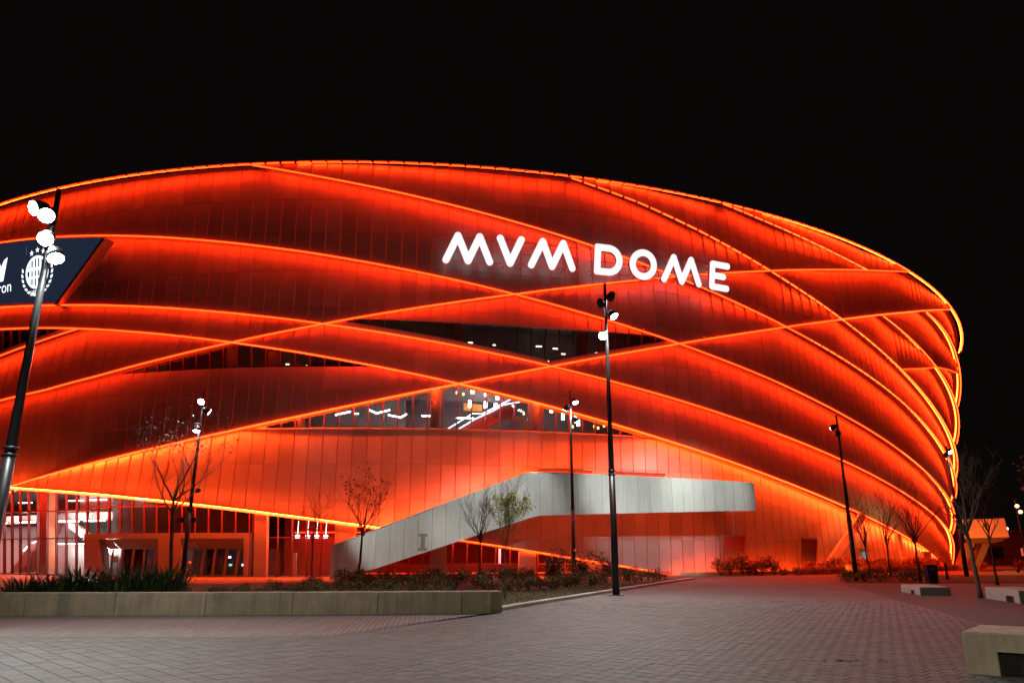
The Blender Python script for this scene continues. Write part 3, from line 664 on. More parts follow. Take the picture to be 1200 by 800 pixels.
for a, b in zip(q[:-1], q[1:]):
    for mbx, i0, i1, f0, f1 in ((bk, SI + .12, SI + .2, lambda s: bz(s) + .02, lambda s: tz(s) - .02), (cpg, SI - .03, SI + .24, lambda s: tz(s) + .002, lambda s: tz(s) + .05),
                                (sl, SI + .2, 5.4, lambda s: bz(s) + .34, lambda s: bz(s) + .5), (bp_, 4.5, 4.6, lambda s: bz(s) + .45, lambda s: tz(s) - .02 if s < 20 else bz(s) + .5)):
        t = sbox(a, b, i0, i1, f0, f1); n = len(mbx.v); mbx.v += t.v; mbx.f += [[k + n for k in f] for f in t.f]; mbx.m += t.m; mbx.sm += t.sm
part('parapet_backing', bk, M['soffit'], stair); part('coping', cpg, M['white'], stair); part('stair_slab', sl, M['soffit'], stair); part('rear_parapet', bp_, M['white'], stair)
part('end_panel', sbox(34.5, 34.58, SI, 5.2, lambda s: 4.98, lambda s: 7.15), M['white'], stair)
m = MB()
for a, b in zip(np.linspace(3, 34, 24)[:-1], np.linspace(3, 34, 24)[1:]):
    m.quad(V_(a, tz(a) - .12, SI + .22), V_(b, tz(b) - .12, SI + .22), V_(b, tz(b) - .02, SI + .26), V_(a, tz(a) - .02, SI + .26))
part('light_strip', m, glow('assumed_stair_light', (1, .06, .006), WASH_S * 5), stair)  # assumed strip hidden behind the parapet, added to light the wall
m = MB()
for a, b in zip(np.linspace(5, 34, 24)[:-1], np.linspace(5, 34, 24)[1:]):
    m.quad(V_(a, bz(a) + .28, SI + .24), V_(b, bz(b) + .28, SI + .24), V_(b, bz(b) + .31, SI + .36), V_(a, bz(a) + .31, SI + .36))
part('light_strip', m, glow('assumed_landing_light', (1, .06, .006), WASH_S * 1.3), stair)  # assumed strip under the landing, added to redden the wall below
m = MB()
for k in range(32):
    a = 1.2 + k * .42; m.hexa([V_(a, bz(a) + .3, SI + .22), V_(a + .42, bz(a) + .3, SI + .22), V_(a + .42, bz(a) + .62, SI + .22), V_(a, bz(a) + .62, SI + .22), V_(a, bz(a) + .3, 4.5), V_(a + .42, bz(a) + .3, 4.5), V_(a + .42, bz(a) + .62, 4.5), V_(a, bz(a) + .62, 4.5)])
part('stair_treads', m, M['concrete'], stair, kind='stuff')
m = MB()
for s0, s1, z0, z1 in ((6.97, 7.27, 2.06, 2.84), (6.8, 7.44, 1.88, 2.06), (6.8, 7.44, 2.84, 3.02)):
    m.hexa([V_(s0, z0, SI - .012), V_(s1, z0, SI - .012), V_(s1, z1, SI - .012), V_(s0, z1, SI - .012), V_(s0, z0, SI + .005), V_(s1, z0, SI + .005), V_(s1, z1, SI + .005), V_(s0, z1, SI + .005)])
part('entrance_number', m, mat('number_paint', (.36, .34, .34), .6), stair)

# ------------------------------------------------------------------ illuminated letters
sign = thing('arena_sign', 'white illuminated rounded letters reading MVM DOME fixed on rails across the facade', 'sign', P(20, 23, -1))
def capsule(mb, p, q, r, o, d=.26, mi=0, ms=1):
    (x0, y0), (x1, y1) = p, q; an = math.atan2(y1 - y0, x1 - x0); pts = []
    for k in range(11): a = an + math.pi / 2 + math.pi * k / 10; pts.append((x0 + r * math.cos(a), y0 + r * math.sin(a)))
    for k in range(11): a = an - math.pi / 2 + math.pi * k / 10; pts.append((x1 + r * math.cos(a), y1 + r * math.sin(a)))
    prism_sz(mb, pts, o, d, mi, ms)
def prism_sz(mb, pts, o, d, mi=0, ms=1):
    n = len(pts); f = [P(x, y, o) for x, y in pts]; b = [P(x, y, o + d) for x, y in pts]
    mb.add(f, [tuple(range(n))], mi); mb.add(f + b, [(k, n + k, n + (k + 1) % n, (k + 1) % n) for k in range(n)], ms)
def ring_sz(mb, outer, inner, o, d):
    n = len(outer); f = [P(x, y, o) for x, y in outer] + [P(x, y, o) for x, y in inner]; b = [P(x, y, o + d) for x, y in outer] + [P(x, y, o + d) for x, y in inner]
    mb.add(f, [(k, (k + 1) % n, n + (k + 1) % n, n + k) for k in range(n)], 0)
    mb.add(f + b, [(k, 2 * n + k, 2 * n + (k + 1) % n, (k + 1) % n) for k in range(n)] + [(n + k, 3 * n + k, 3 * n + (k + 1) % n, n + (k + 1) % n) for k in range(n)], 1)
SR = .275; OF = -1.05
Z0, Z1 = 23.13, 25.02
strokes = {
 'm1': [[(8.33, Z0), (9.19, Z1)], [(9.19, Z1), (10.02, Z0)], [(10.02, Z0), (10.86, Z1)], [(10.86, Z1), (11.69, Z0)]],
 'v': [[(12.45, Z1), (13.28, Z0)], [(13.28, Z0), (14.11, Z1)]],
 'm2': [[(14.96, Z0), (15.82, Z1)], [(15.82, Z1), (16.63, Z0)], [(16.63, Z0), (17.48, Z1)], [(17.48, Z1), (18.29, Z0)]],
 'm3': [[(26.33, Z0), (27.17, Z1)], [(27.17, Z1), (28.01, Z0)], [(28.01, Z0), (28.84, Z1)], [(28.84, Z1), (29.68, Z0)]],
 'e': [[(31.0, Z0), (31.0, Z1)], [(31.0, Z1), (32.54, Z1)], [(31.0, (Z0 + Z1) / 2), (32.16, (Z0 + Z1) / 2)], [(31.0, Z0), (32.54, Z0)]],
}
for k, ss_ in strokes.items():
    m = MB()
    for i, (p, q) in enumerate(ss_): capsule(m, p, q, SR, OF - .003 * i)
    part('letter', m, [M['sign'], M['sign_side']], sign)
def dshape(r):   # outline of the D, grown by r from its centre line
    x0, zc, h = 20.38, (Z0 + Z1) / 2, (Z1 - Z0) / 2; pts = []
    for k in range(25):
        a = -math.pi / 2 + math.pi * k / 24; pts.append((21.32 + (h + r) * math.cos(a), zc + (h + r) * math.sin(a)))
    c = .16 if r > 0 else .06
    pts += [(x0 - r + c, zc + h + r), (x0 - r + .3 * c, zc + h + r - .3 * c), (x0 - r, zc + h + r - c), (x0 - r, zc - h - r + c), (x0 - r + .3 * c, zc - h - r + .3 * c), (x0 - r + c, zc - h - r)]
    return pts
m = MB(); ring_sz(m, dshape(SR), dshape(-SR), OF, .26); part('letter', m, [M['sign'], M['sign_side']], sign)
m = MB(); oc = lambda r: [(24.39 + r * math.cos(2 * math.pi * k / 40), 24.07 + r * math.sin(2 * math.pi * k / 40)) for k in range(40)]
ring_sz(m, oc(.96 + SR), oc(.96 - SR), OF, .26); part('letter', m, [M['sign'], M['sign_side']], sign)
for s0, s1 in ((7.6, 19.0), (19.8, 33.2)):
    for z in (23.2, 24.07, 24.95):
        m = MB(); m.tube([P(s, z, -.62) for s in np.linspace(s0, s1, 12)], .045, 5); part('rail', m, M['frame'], sign)
    for s in np.arange(s0 + .5, s1, 2.4):
        m = MB()
        for z in (23.2, 24.95): m.tube([P(s, z, -.62), P(s, z, .3)], .035, 5)
        part('bracket', m, M['frame'], sign)

# ------------------------------------------------------------------ video screen
scr = thing('video_screen', 'dark blue video screen with a white round crest behind the nearest lamp post', 'screen', P(-30, 22, -.3))
so = -.32
def sx(z): return -24.97 + (z - 21.15) / (25.98 - 21.15) * (-19.91 + 24.97)      # slanting right edge
m = MB(); q = [-50] + [S_OFF + 1.2 * k for k in range(-41, -20)] + [-24.97]
q = sorted(set(x for x in q if x <= -24.97))
for a, b in zip(q[:-1], q[1:]): m.quad(P(a, zl('DB', a) + .1, so), P(b, zl('DB', b) + .1, so), P(b, zl('DA', b) - .35, so), P(a, zl('DA', a) - .35, so))
a = -24.97
while a < -19.95:
    b = min(a + .6, -19.93); zf = lambda s: 21.2 + (s + 24.97) / 5.06 * 4.83
    m.quad(P(a, zf(a), so), P(b, zf(b), so), P(b, zl('DA', b) - .35, so), P(a, zl('DA', a) - .35, so)); a = b
part('display', m, M['screen'], scr)
m = MB(); m.hexa([P(-24.95, 21.1, so - .12), P(-24.6, 21.1, so - .12), P(-19.6, 25.95, so - .12), P(-19.95, 25.95, so - .12), P(-24.95, 21.1, .5), P(-24.6, 21.1, .5), P(-19.6, 25.95, .5), P(-19.95, 25.95, .5)])
part('frame', m, M['panel'], scr)
lo = so - .03
def poly_sz(mb, pts, o=lo): mb.add([P(x, y, o) for x, y in pts], [tuple(range(len(pts)))])
cs, cz = -27.1, 24.1
m = MB(); nn = 36
ring_o = [(cs + 1.38 * math.cos(2 * math.pi * k / nn), cz + 1.38 * math.sin(2 * math.pi * k / nn)) for k in range(nn)]
ring_i = [(cs + 1.16 * math.cos(2 * math.pi * k / nn), cz + 1.16 * math.sin(2 * math.pi * k / nn)) for k in range(nn)]
m.add([P(x, y, lo) for x, y in ring_o + ring_i], [(k, (k + 1) % nn, nn + (k + 1) % nn, nn + k) for k in range(nn)])
for x in (-.9, -.5, -.1, .3, .7):
    h = math.sqrt(max(.05, 1.2 ** 2 - (x + .12) ** 2)); poly_sz(m, [(cs + x, cz - h), (cs + x + .24, cz - h), (cs + x + .24, cz + h), (cs + x, cz + h)], lo - .004)
poly_sz(m, [(cs - 1.2, cz + .15), (cs + 1.2, cz + .15), (cs + 1.2, cz + .42), (cs - 1.2, cz + .42)], lo - .008)
poly_sz(m, [(cs - 1.15, cz - .5), (cs + 1.15, cz - .5), (cs + 1.15, cz - .3), (cs - 1.15, cz - .3)], lo - .008)
cr = part('crest', m, M['logo'], scr)
m = MB()
for sd in (-1, 1):
    for k in range(9):
        a = R(-100 + 14 * k) if sd > 0 else R(280 - 14 * k); r0 = 1.78
        c = (cs + r0 * math.cos(a), cz - .08 + r0 * math.sin(a)); t = a + sd * R(62)
        poly_sz(m, [(c[0] + .26 * math.cos(t), c[1] + .26 * math.sin(t)), (c[0] + .13 * math.cos(t + 1.57), c[1] + .13 * math.sin(t + 1.57)), (c[0] - .2 * math.cos(t), c[1] - .2 * math.sin(t)), (c[0] - .13 * math.cos(t + 1.57), c[1] - .13 * math.sin(t + 1.57))], lo - .004 * (k % 2))
part('wreath', m, M['logo'], cr)
m = MB()
for x, z in ((-27.75, 25.75), (-27.05, 25.93), (-26.35, 25.75)):
    poly_sz(m, [(x + (.27 if k % 2 == 0 else .11) * math.sin(math.pi * k / 5), z + (.27 if k % 2 == 0 else .11) * math.cos(math.pi * k / 5)) for k in range(10)])
part('star_row', m, M['logo'], cr)
def text_sz(body, s, z, size, mt, parent, name):
    cu = bpy.data.curves.new('text', 'FONT'); cu.body = body; cu.size = size; cu.resolution_u = 4
    o = bpy.data.objects.new('text', cu); COL.objects.link(o)
    dg = bpy.context.evaluated_depsgraph_get(); me = o.evaluated_get(dg).to_mesh()
    mb = MB(); mb.add([P(s + v.co.x, z + v.co.y, lo) for v in me.vertices], [tuple(p.vertices) for p in me.polygons])
    bpy.data.objects.remove(o); bpy.data.curves.remove(cu)
    return part(name, mb, mt, parent)
text_sz('macron', -34.45, 22.95, 1.35, M['logo'], scr, 'screen_word')
text_sz('1899', -27.95, 22.2, .62, M['logo'], scr, 'screen_word')
m = MB(); poly_sz(m, [(-31.9, 23.95), (-31.45, 23.95), (-30.85, 25.9), (-31.3, 25.75), (-31.75, 25.2), (-32.2, 25.95), (-32.9, 25.8), (-33.5, 25.0), (-33.0, 25.15), (-32.5, 25.0)])
part('brand_mark', m, M['logo'], scr)
m = MB(); m.quad(P(-28.45, 25.7, lo), P(-28.38, 25.7, lo), P(-28.38, 26.4, lo), P(-28.45, 26.4, lo)); part('cursor_mark', m, glow('dim_logo', (.1, .18, .4), .6), scr)

# ------------------------------------------------------------------ ground
gm = MB(); grid_sheet(gm, [(-700, -300), (700, -300), (700, 900), (-700, 900)], -.09)
single('ground', gm, M['ground'], kind='structure')
ANG = R(-46); BW, BH = .22, .30
PAV = (.116, .132, .136)
pm = MB(); grid_sheet(pm, [(-90, -25), (60, -25), (110, 60), (110, 190), (-110, 190), (-110, 30)], 0)
single('plaza', pm, paver_mat('plaza_pavers', PAV, BW, BH, ANG), kind='structure')
band_edge = [(-60, 16.2), (-25, 16.5), (-10.83, 16.68), (-7.2, 16.68), (-5.4, 16.76), (-3.9, 17.0), (-2.98, 18.32), (-1.8, 20.7), (-.98, 22.37), (-.2, 24.1)]
bm_ = MB(); grid_sheet(bm_, band_edge + [(-.3, 23.3), (-14, 22.1), (-60, 20.0)], .004)
single('path', bm_, paver_mat('path_pavers', (.20, .18, .18), .9, .13, R(96), mortar=.01, vary=.12, joint=.3), kind='structure')
rp = MB(); grid_sheet(rp, [(7.0, 3.5), (10.94, 16.85), (17.69, 40.16), (18.9, 44.2), (22.6, 44.0), (26, 44.3), (33, 44.3), (28, 25), (22, 8), (18, 2)], .004)
single('path', rp, M['granite'], kind='structure')
lw = MB(); grid_sheet(lw, [(20.0, 46.3), (21.5, 50.8), (27, 63), (60, 63), (50, 45.0), (33, 44.8), (27, 45)], .010)
single('lawn', lw, M['lawn'], kind='structure')
# single pavers close to the camera
def in_poly(x, y, poly):
    c = False; n = len(poly)
    for i in range(n):
        x0, y0 = poly[i]; x1, y1 = poly[i - 1]
        if (y0 > y) != (y1 > y) and x < (x1 - x0) * (y - y0) / (y1 - y0) + x0: c = not c
    return c
band_poly = band_edge + [(-.3, 23.3), (-14, 22.1), (-60, 20.0)]
rpath = [(7.0, 3.5), (10.94, 16.85), (17.69, 40.16), (33, 40), (33, 2)]
co, si = math.cos(ANG), math.sin(ANG); pv = []
for row in range(-110, 110):
    for k in range(-190, 190):
        u = (k + .5) * BW - (BW * .5 if row % 2 == 0 else 0); v = (row + .5) * BH
        x, y = u * co - v * si, u * si + v * co
        if y < 9.8 or y > 31 or rnd.random() < (y - 21) / 9 or abs(x) > .74 * y + .4: continue
        if any(in_poly(x + dx, y + dy, pl) for pl in (band_poly, rpath) for dx, dy in ((0, 0), (.25, 0), (-.25, 0), (0, .25), (0, -.25))): continue
        pv.append((y, x, u, v))
pv.sort()
pmats = [mat('paver_concrete_%s' % n, tuple(c * f for c in PAV), .7, noise=(6, .18), bump=(45, .3)) for n, f in (('grey', 1.0), ('dark', .8), ('light', 1.12), ('worn', .9))]
def paver_into(mb, x, y, mi):
    hx, hy, c = BW / 2 - .004, BH / 2 - .004, .005; h = rnd.uniform(.004, .0075); tx, ty = rnd.uniform(-.003, .003), rnd.uniform(-.003, .003)
    def W_(a, b, z): return (x + a * co - b * si, y + a * si + b * co, z + a * tx + b * ty)
    t = [W_(sx_ * (hx - c), sy_ * (hy - c), h) for sx_, sy_ in ((-1, -1), (1, -1), (1, 1), (-1, 1))]
    b = [W_(sx_ * hx, sy_ * hy, -.004) for sx_, sy_ in ((-1, -1), (1, -1), (1, 1), (-1, 1))]
    mb.add(t + b, [(0, 1, 2, 3), (0, 4, 5, 1), (1, 5, 6, 2), (2, 6, 7, 3), (3, 7, 4, 0)], mi)
pav = thing('paving', 'dark grey concrete pavers laid diagonally across the plaza nearest the camera', 'paving', (0, 14, 0), kind='structure')
far = MB()
for n, (y, x, u, v) in enumerate(pv):
    mi = rnd.choices((0, 1, 2, 3), (5, 2, 2, 4))[0]
    if n < 300:
        m = MB(); paver_into(m, x, y, 0); part('paver', m, pmats[mi], pav)
    else: paver_into(far, x, y, mi)
part('pavers', far, pmats, pav, kind='stuff')

# ------------------------------------------------------------------ planter wall and kerb, planting bed
pw = thing('planter_wall', 'long low concrete planter wall of smooth blocks in front of the bed', 'wall', (-14, 22.2, 0))
jx = [(-29.2, 21.5), (-26.6, 21.62), (-24.05, 21.74), (-21.5, 21.86), (-18.95, 21.98), (-16.4, 22.1), (-13.89, 22.22), (-11.35, 22.28), (-8.8, 22.37), (-6.34, 22.53), (-3.91, 22.68), (-1.49, 23.0)]
def wall_block(a, b, h, th):
    a, b = Vector((*a, 0)), Vector((*b, 0)); d = (b - a).normalized(); n = Vector((-d.y, d.x, 0)); a = a + d * .008; b = b - d * .008; c = .018
    m = MB(); z = Vector((0, 0, 1))
    m.hexa([a, b, b + z * (h - c), a + z * (h - c), a + n * th, b + n * th, b + n * th + z * (h - c), a + n * th + z * (h - c)])
    m.hexa([a + z * (h - c), b + z * (h - c), b + z * h + n * c - d * c, a + z * h + n * c + d * c, a + n * th + z * (h - c), b + n * th + z * (h - c), b + n * (th - c) + z * h - d * c, a + n * (th - c) + z * h + d * c])
    return m
for a, b in zip(jx[:-1], jx[1:]): part('block', wall_block(a, b, .62, .42), M['concrete'], pw)
part('block', wall_block((-1.49, 23.0), (-.62, 23.13), .62, .42), M['concrete'], pw)
part('block', wall_block((-.62, 23.13), (-.3, 23.3), .62, .36), M['concrete'], pw, label='angled end block of the planter wall')
kb = thing('kerb', 'pale stone kerb running from the planter wall to the stair end', 'kerb', (4, 35, 0))
kp = [(-.25, 24.0), (0.35, 25.6), (9.9, 47.2), (12.3, 52.0)]
def along(pts, step):
    out = []; 
    for a, b in zip(pts[:-1], pts[1:]):
        a, b = Vector((*a, 0)), Vector((*b, 0)); n = max(1, round((b - a).length / step))
        out += [a.lerp(b, k / n) for k in range(n)]
    return out + [Vector((*pts[-1], 0))]
kk = along(kp, 1.0)
for a, b in zip(kk[:-1], kk[1:]):
    part('kerb_stone', wall_block((a.x, a.y), (b.x, b.y), .12 + rnd.uniform(-.003, .003), .28), M['kerb'], kb)
bed = MB(); grid_sheet(bed, [(-29, 21.95), (-1.4, 23.42), (-.35, 24.0), (0.1, 25.7), (9.62, 47.2), (12.0, 52.0), (6.5, 52.2), (-2, 48.2), (-13, 46.5), (-22, 40), (-29, 32)], .06)
single('planting_bed', bed, M['soil'], kind='structure')
la = MB(); grid_sheet(la, [(-.6, 24.2), (-.1, 25.7), (8.9, 45.8), (4.5, 40.5), (-1.6, 33.0), (-2.5, 26)], .075)
single('lawn', la, M['lawn'], kind='structure')
# grass blades on that lawn
gb = MB(); lp = [(-.6, 24.2), (-.1, 25.7), (8.9, 45.8), (4.5, 40.5), (-1.6, 33.0), (-2.5, 26)]
for _ in range(14000):
    x, y = rnd.uniform(-2.5, 9), rnd.uniform(24.2, 46)
    if not in_poly(x, y, lp): continue
    h = rnd.uniform(.03, .075); a = rnd.uniform(0, 6.28); w = .012
    gb.add([(x - w * math.cos(a), y - w * math.sin(a), .075), (x + w * math.cos(a), y + w * math.sin(a), .075), (x + rnd.uniform(-.03, .03), y + rnd.uniform(-.03, .03), .075 + h)], [(0, 1, 2)])
single('grass', gb, M['leaf_green'], 'short green lawn beside the pale kerb', 'grass', kind='stuff')

# ------------------------------------------------------------------ plants
def leaf(mb, p, L_, w, az, el, mi=0):
    d = Vector((math.cos(az) * math.cos(el), math.sin(az) * math.cos(el), math.sin(el))); s_ = Vector((-math.sin(az), math.cos(az), 0)) * w
    u = d.cross(s_).normalized() * w * rnd.uniform(-.5, .5); p = Vector(p)
    mb.add([p, p + d * L_ * .5 + s_ + u, p + d * L_, p + d * L_ * .5 - s_ - u], [(0, 1, 2, 3)], mi)
def shrub_mesh(name, rx, ry, h, n, L_, w, mats, seed, up=.35):
    r = random.Random(seed); mb = MB()
    nst = 9
    for k in range(nst):
        a = r.uniform(0, 6.28); q = r.uniform(.3, .9)
        mb.tube([(0, 0, 0), (q * rx * .5 * math.cos(a), q * ry * .5 * math.sin(a), h * .5), (q * rx * .8 * math.cos(a), q * ry * .8 * math.sin(a), h * r.uniform(.75, 1.05))], [.014, .009, .004], 4, len(mats) - 1)
    lob = [(r.uniform(-.6, .6) * rx, r.uniform(-.6, .6) * ry, r.uniform(.35, .8) * h, r.uniform(.3, .5)) for _ in range(9)]
    for _ in range(n):
        l = r.choice(lob); a = r.uniform(0, 6.28); e = math.asin(r.uniform(-.8, 1)); q = r.uniform(.55, 1.05) * l[3]
        p = (l[0] + q * rx * math.cos(a) * math.cos(e), l[1] + q * ry * math.sin(a) * math.cos(e), max(.03, l[2] + q * h * math.sin(e) * .8))
        leaf(mb, p, L_ * r.uniform(.6, 1.3), w * r.uniform(.6, 1.3), a + r.uniform(-1, 1), r.uniform(-.4, 1.2) * (1 - up) + up, r.randrange(max(1, len(mats) - 1)))
    return mb.mesh(name, mats)
def grass_mesh(name, n, h, spread, w, mats, seed, droop=.5):
    r = random.Random(seed); mb = MB()
    for _ in range(n):
        a = r.uniform(0, 6.28); q = math.sqrt(r.random()) * .35 * spread; L_ = h * r.uniform(.55, 1.1); o = spread * r.uniform(.1, 1) * .6; ww = w * r.uniform(.6, 1.3)
        b = Vector((q * math.cos(a), q * math.sin(a), 0)); s_ = Vector((-math.sin(a), math.cos(a), 0)) * ww
        m1 = b + Vector((o * .4 * math.cos(a), o * .4 * math.sin(a), L_ * .7)); t = b + Vector((o * math.cos(a), o * math.sin(a), L_ * (1 - droop * r.random() * .5)))
        mb.add([b - s_, b + s_, m1 + s_ * .8, m1 - s_ * .8, t], [(0, 1, 2, 3), (3, 2, 4)], r.randrange(len(mats)))
    return mb.mesh(name, mats)
def place(name, me, x, y, z, sc, label, cat, group):
    o = bpy.data.objects.new(name, me); COL.objects.link(o); o.location = (x, y, z); o.rotation_euler = (0, 0, rnd.uniform(0, 6.28))
    o.scale = (sc * rnd.uniform(.9, 1.15), sc * rnd.uniform(.9, 1.15), sc * rnd.uniform(.85, 1.15)); o['label'] = label; o['category'] = cat; o['group'] = group
    return o
spikes = [grass_mesh('spiky_plant', 190, 1.25, 1.7, .032, [M['leaf_spike']], 40 + k, .25) for k in range(2)]
for k in range(9):
    x = -14.7 + k * .46 + rnd.uniform(-.1, .1)
    place('spiky_plant', spikes[k % 2], x - .0, 23.6 + (k % 3) * .55, .06, 1.0, 'dark green sword leaved plant in the clump behind the planter wall', 'plant', 'sword leaved plants behind the planter wall')
G_ = [shrub_mesh('ground_shrub', .75, .6, .85, 420, .13, .035, [M['leaf_green'], M['leaf_olive'], M['bark_dark']], 51),
      shrub_mesh('ground_shrub', .8, .65, .75, 420, .12, .03, [M['leaf_olive'], M['leaf_ochre'], M['bark_dark']], 52),
      shrub_mesh('ground_shrub', .7, .7, .95, 420, .14, .03, [M['leaf_green'], M['leaf_olive'], M['bark_dark']], 53)]
T_ = [grass_mesh('grass_tuft', 120, .75, .8, .012, [M['leaf_straw'], M['leaf_olive']], 61), grass_mesh('grass_tuft', 120, .65, .9, .012, [M['leaf_olive'], M['leaf_green']], 62)]
n = 0
bedp = [(-12.5, 23.0), (-2.6, 23.7), (-2.8, 27), (-1.9, 33), (-4, 36), (-13, 33)]
for y in np.arange(23.4, 34, 1.05):
    for x in np.arange(-16, -1, 1.1):
        px_, py_ = x + rnd.uniform(-.4, .4), y + rnd.uniform(-.3, .3)
        if not in_poly(px_, py_, bedp) or rnd.random() < .12: continue
        low_ = .45 if px_ < -9.5 else .58
        if rnd.random() < .72: place('ground_shrub', G_[rnd.randrange(3)], px_, py_, .06, low_ * rnd.uniform(.8, 1.1), 'low mixed green and brown shrub in the bed behind the planter wall', 'shrub', 'low shrubs in the front bed')
        else: place('grass_tuft', T_[rnd.randrange(2)], px_, py_, .06, low_ * 1.15, 'straw coloured grass tuft among the shrubs of the front bed', 'grass tuft', 'grass tufts in the front bed')
bedp2 = [(-1.6, 33.4), (4.6, 41), (9.4, 47), (11.5, 51.2), (6.6, 51.4), (-1.5, 47.6), (-10, 45), (-10, 38)]
for y in np.arange(33.5, 52, 1.35):
    for x in np.arange(-10, 12, 1.4):
        px_, py_ = x + rnd.uniform(-.5, .5), y + rnd.uniform(-.4, .4)
        if not in_poly(px_, py_, bedp2): continue
        place('ground_shrub', G_[rnd.randrange(3)], px_, py_, .06, rnd.uniform(.6, .95), 'bushy dark shrub in the bed between the lawn and the stair', 'shrub', 'shrubs between lawn and stair')
YT = [shrub_mesh('ochre_shrub', .8, .6, .7, 380, .12, .03, [M['leaf_ochre'], M['leaf_olive'], M['bark_dark']], 71)]
for k in range(11):
    t = k / 10; place('ochre_shrub', YT[0], -.9 + 5.3 * t + rnd.uniform(-.2, .2), 33.2 + 7.2 * t, .07, rnd.uniform(.7, 1.0), 'low yellowish shrub lining the back edge of the lawn', 'shrub', 'yellowish shrubs along the lawn')
BB = shrub_mesh('round_bush', 1.0, .9, 1.9, 900, .15, .05, [M['leaf_green'], M['leaf_spike'], M['bark_dark']], 75)
for x, y, s_ in ((2.6, 44.6, .95), (4.2, 45.4, 1.05), (5.4, 45.2, .85)):
    place('round_bush', BB, x, y, .06, s_, 'taller rounded dark bush beneath the stair landing', 'bush', 'rounded bushes under the landing')
RS = [shrub_mesh('facade_shrub', .85, .7, 1.15, 520, .16, .045, [M['leaf_rust'], M['leaf_ochre'], M['bark_dark']], 81), shrub_mesh('facade_shrub', .9, .7, 1.0, 520, .16, .045, [M['leaf_rust'], M['leaf_straw'], M['bark_dark']], 82)]
SG = [grass_mesh('feather_grass', 170, .9, 1.1, .016, [M['leaf_straw']], 85), grass_mesh('feather_grass', 170, .8, 1.2, .016, [M['leaf_straw'], M['leaf_ochre']], 86)]
def off_wall(s, d): return at_ins(s, 0, INS - d)
for s in np.arange(32.0, 38.4, .95):
    p = off_wall(s + rnd.uniform(-.2, .2), 2.6 + rnd.uniform(-.3, .3)); place('facade_shrub', RS[rnd.randrange(2)], p.x, p.y, .0, rnd.uniform(1.0, 1.35), 'red lit shrub in the short row below the first facade door', 'shrub', 'shrubs below the first facade door')
for s in np.arange(43.5, 72, 1.15):
    p = off_wall(s + rnd.uniform(-.3, .3), 1.6 + rnd.uniform(-.3, .3)); place('facade_shrub', RS[rnd.randrange(2)], p.x, p.y, .0, rnd.uniform(.85, 1.25), 'red lit leafy shrub in the long row at the foot of the curved facade', 'shrub', 'shrubs at the foot of the curved facade')
for s in np.arange(38.2, 88, 1.0):
    p = off_wall(s + rnd.uniform(-.3, .3), 3.4 + rnd.uniform(-.4, .4)); place('feather_grass', SG[rnd.randrange(2)], p.x, p.y, .0, rnd.uniform(.75, 1.1), 'pale feathery grass glowing red in front of the facade shrubs', 'grass tuft', 'feathery grasses along the facade')
for x in np.arange(46, 70, 1.3):
    place('facade_shrub', RS[rnd.randrange(2)], x, 70 + (x - 46) * .25 + rnd.uniform(-.5, .5), 0, rnd.uniform(.8, 1.2), 'dark red shrub in the row beyond the right hand lawn', 'shrub', 'shrubs beyond the right lawn')
LB = shrub_mesh('low_bush', .9, .8, .6, 420, .12, .035, [M['leaf_spike'], M['leaf_green'], M['bark_dark']], 91)
for x, y in ((20.9, 48.2), (21.9, 48.0), (23.0, 48.3), (24.2, 48.1), (25.3, 48.6), (22.4, 49.3), (24.0, 49.6), (25.6, 50.2), (26.8, 50.6)):
    place('low_bush', LB, x, y, .01, rnd.uniform(.8, 1.05), 'low dark bush at the tip of the tree bed beside the lamp post', 'bush', 'low bushes in the right tree bed')

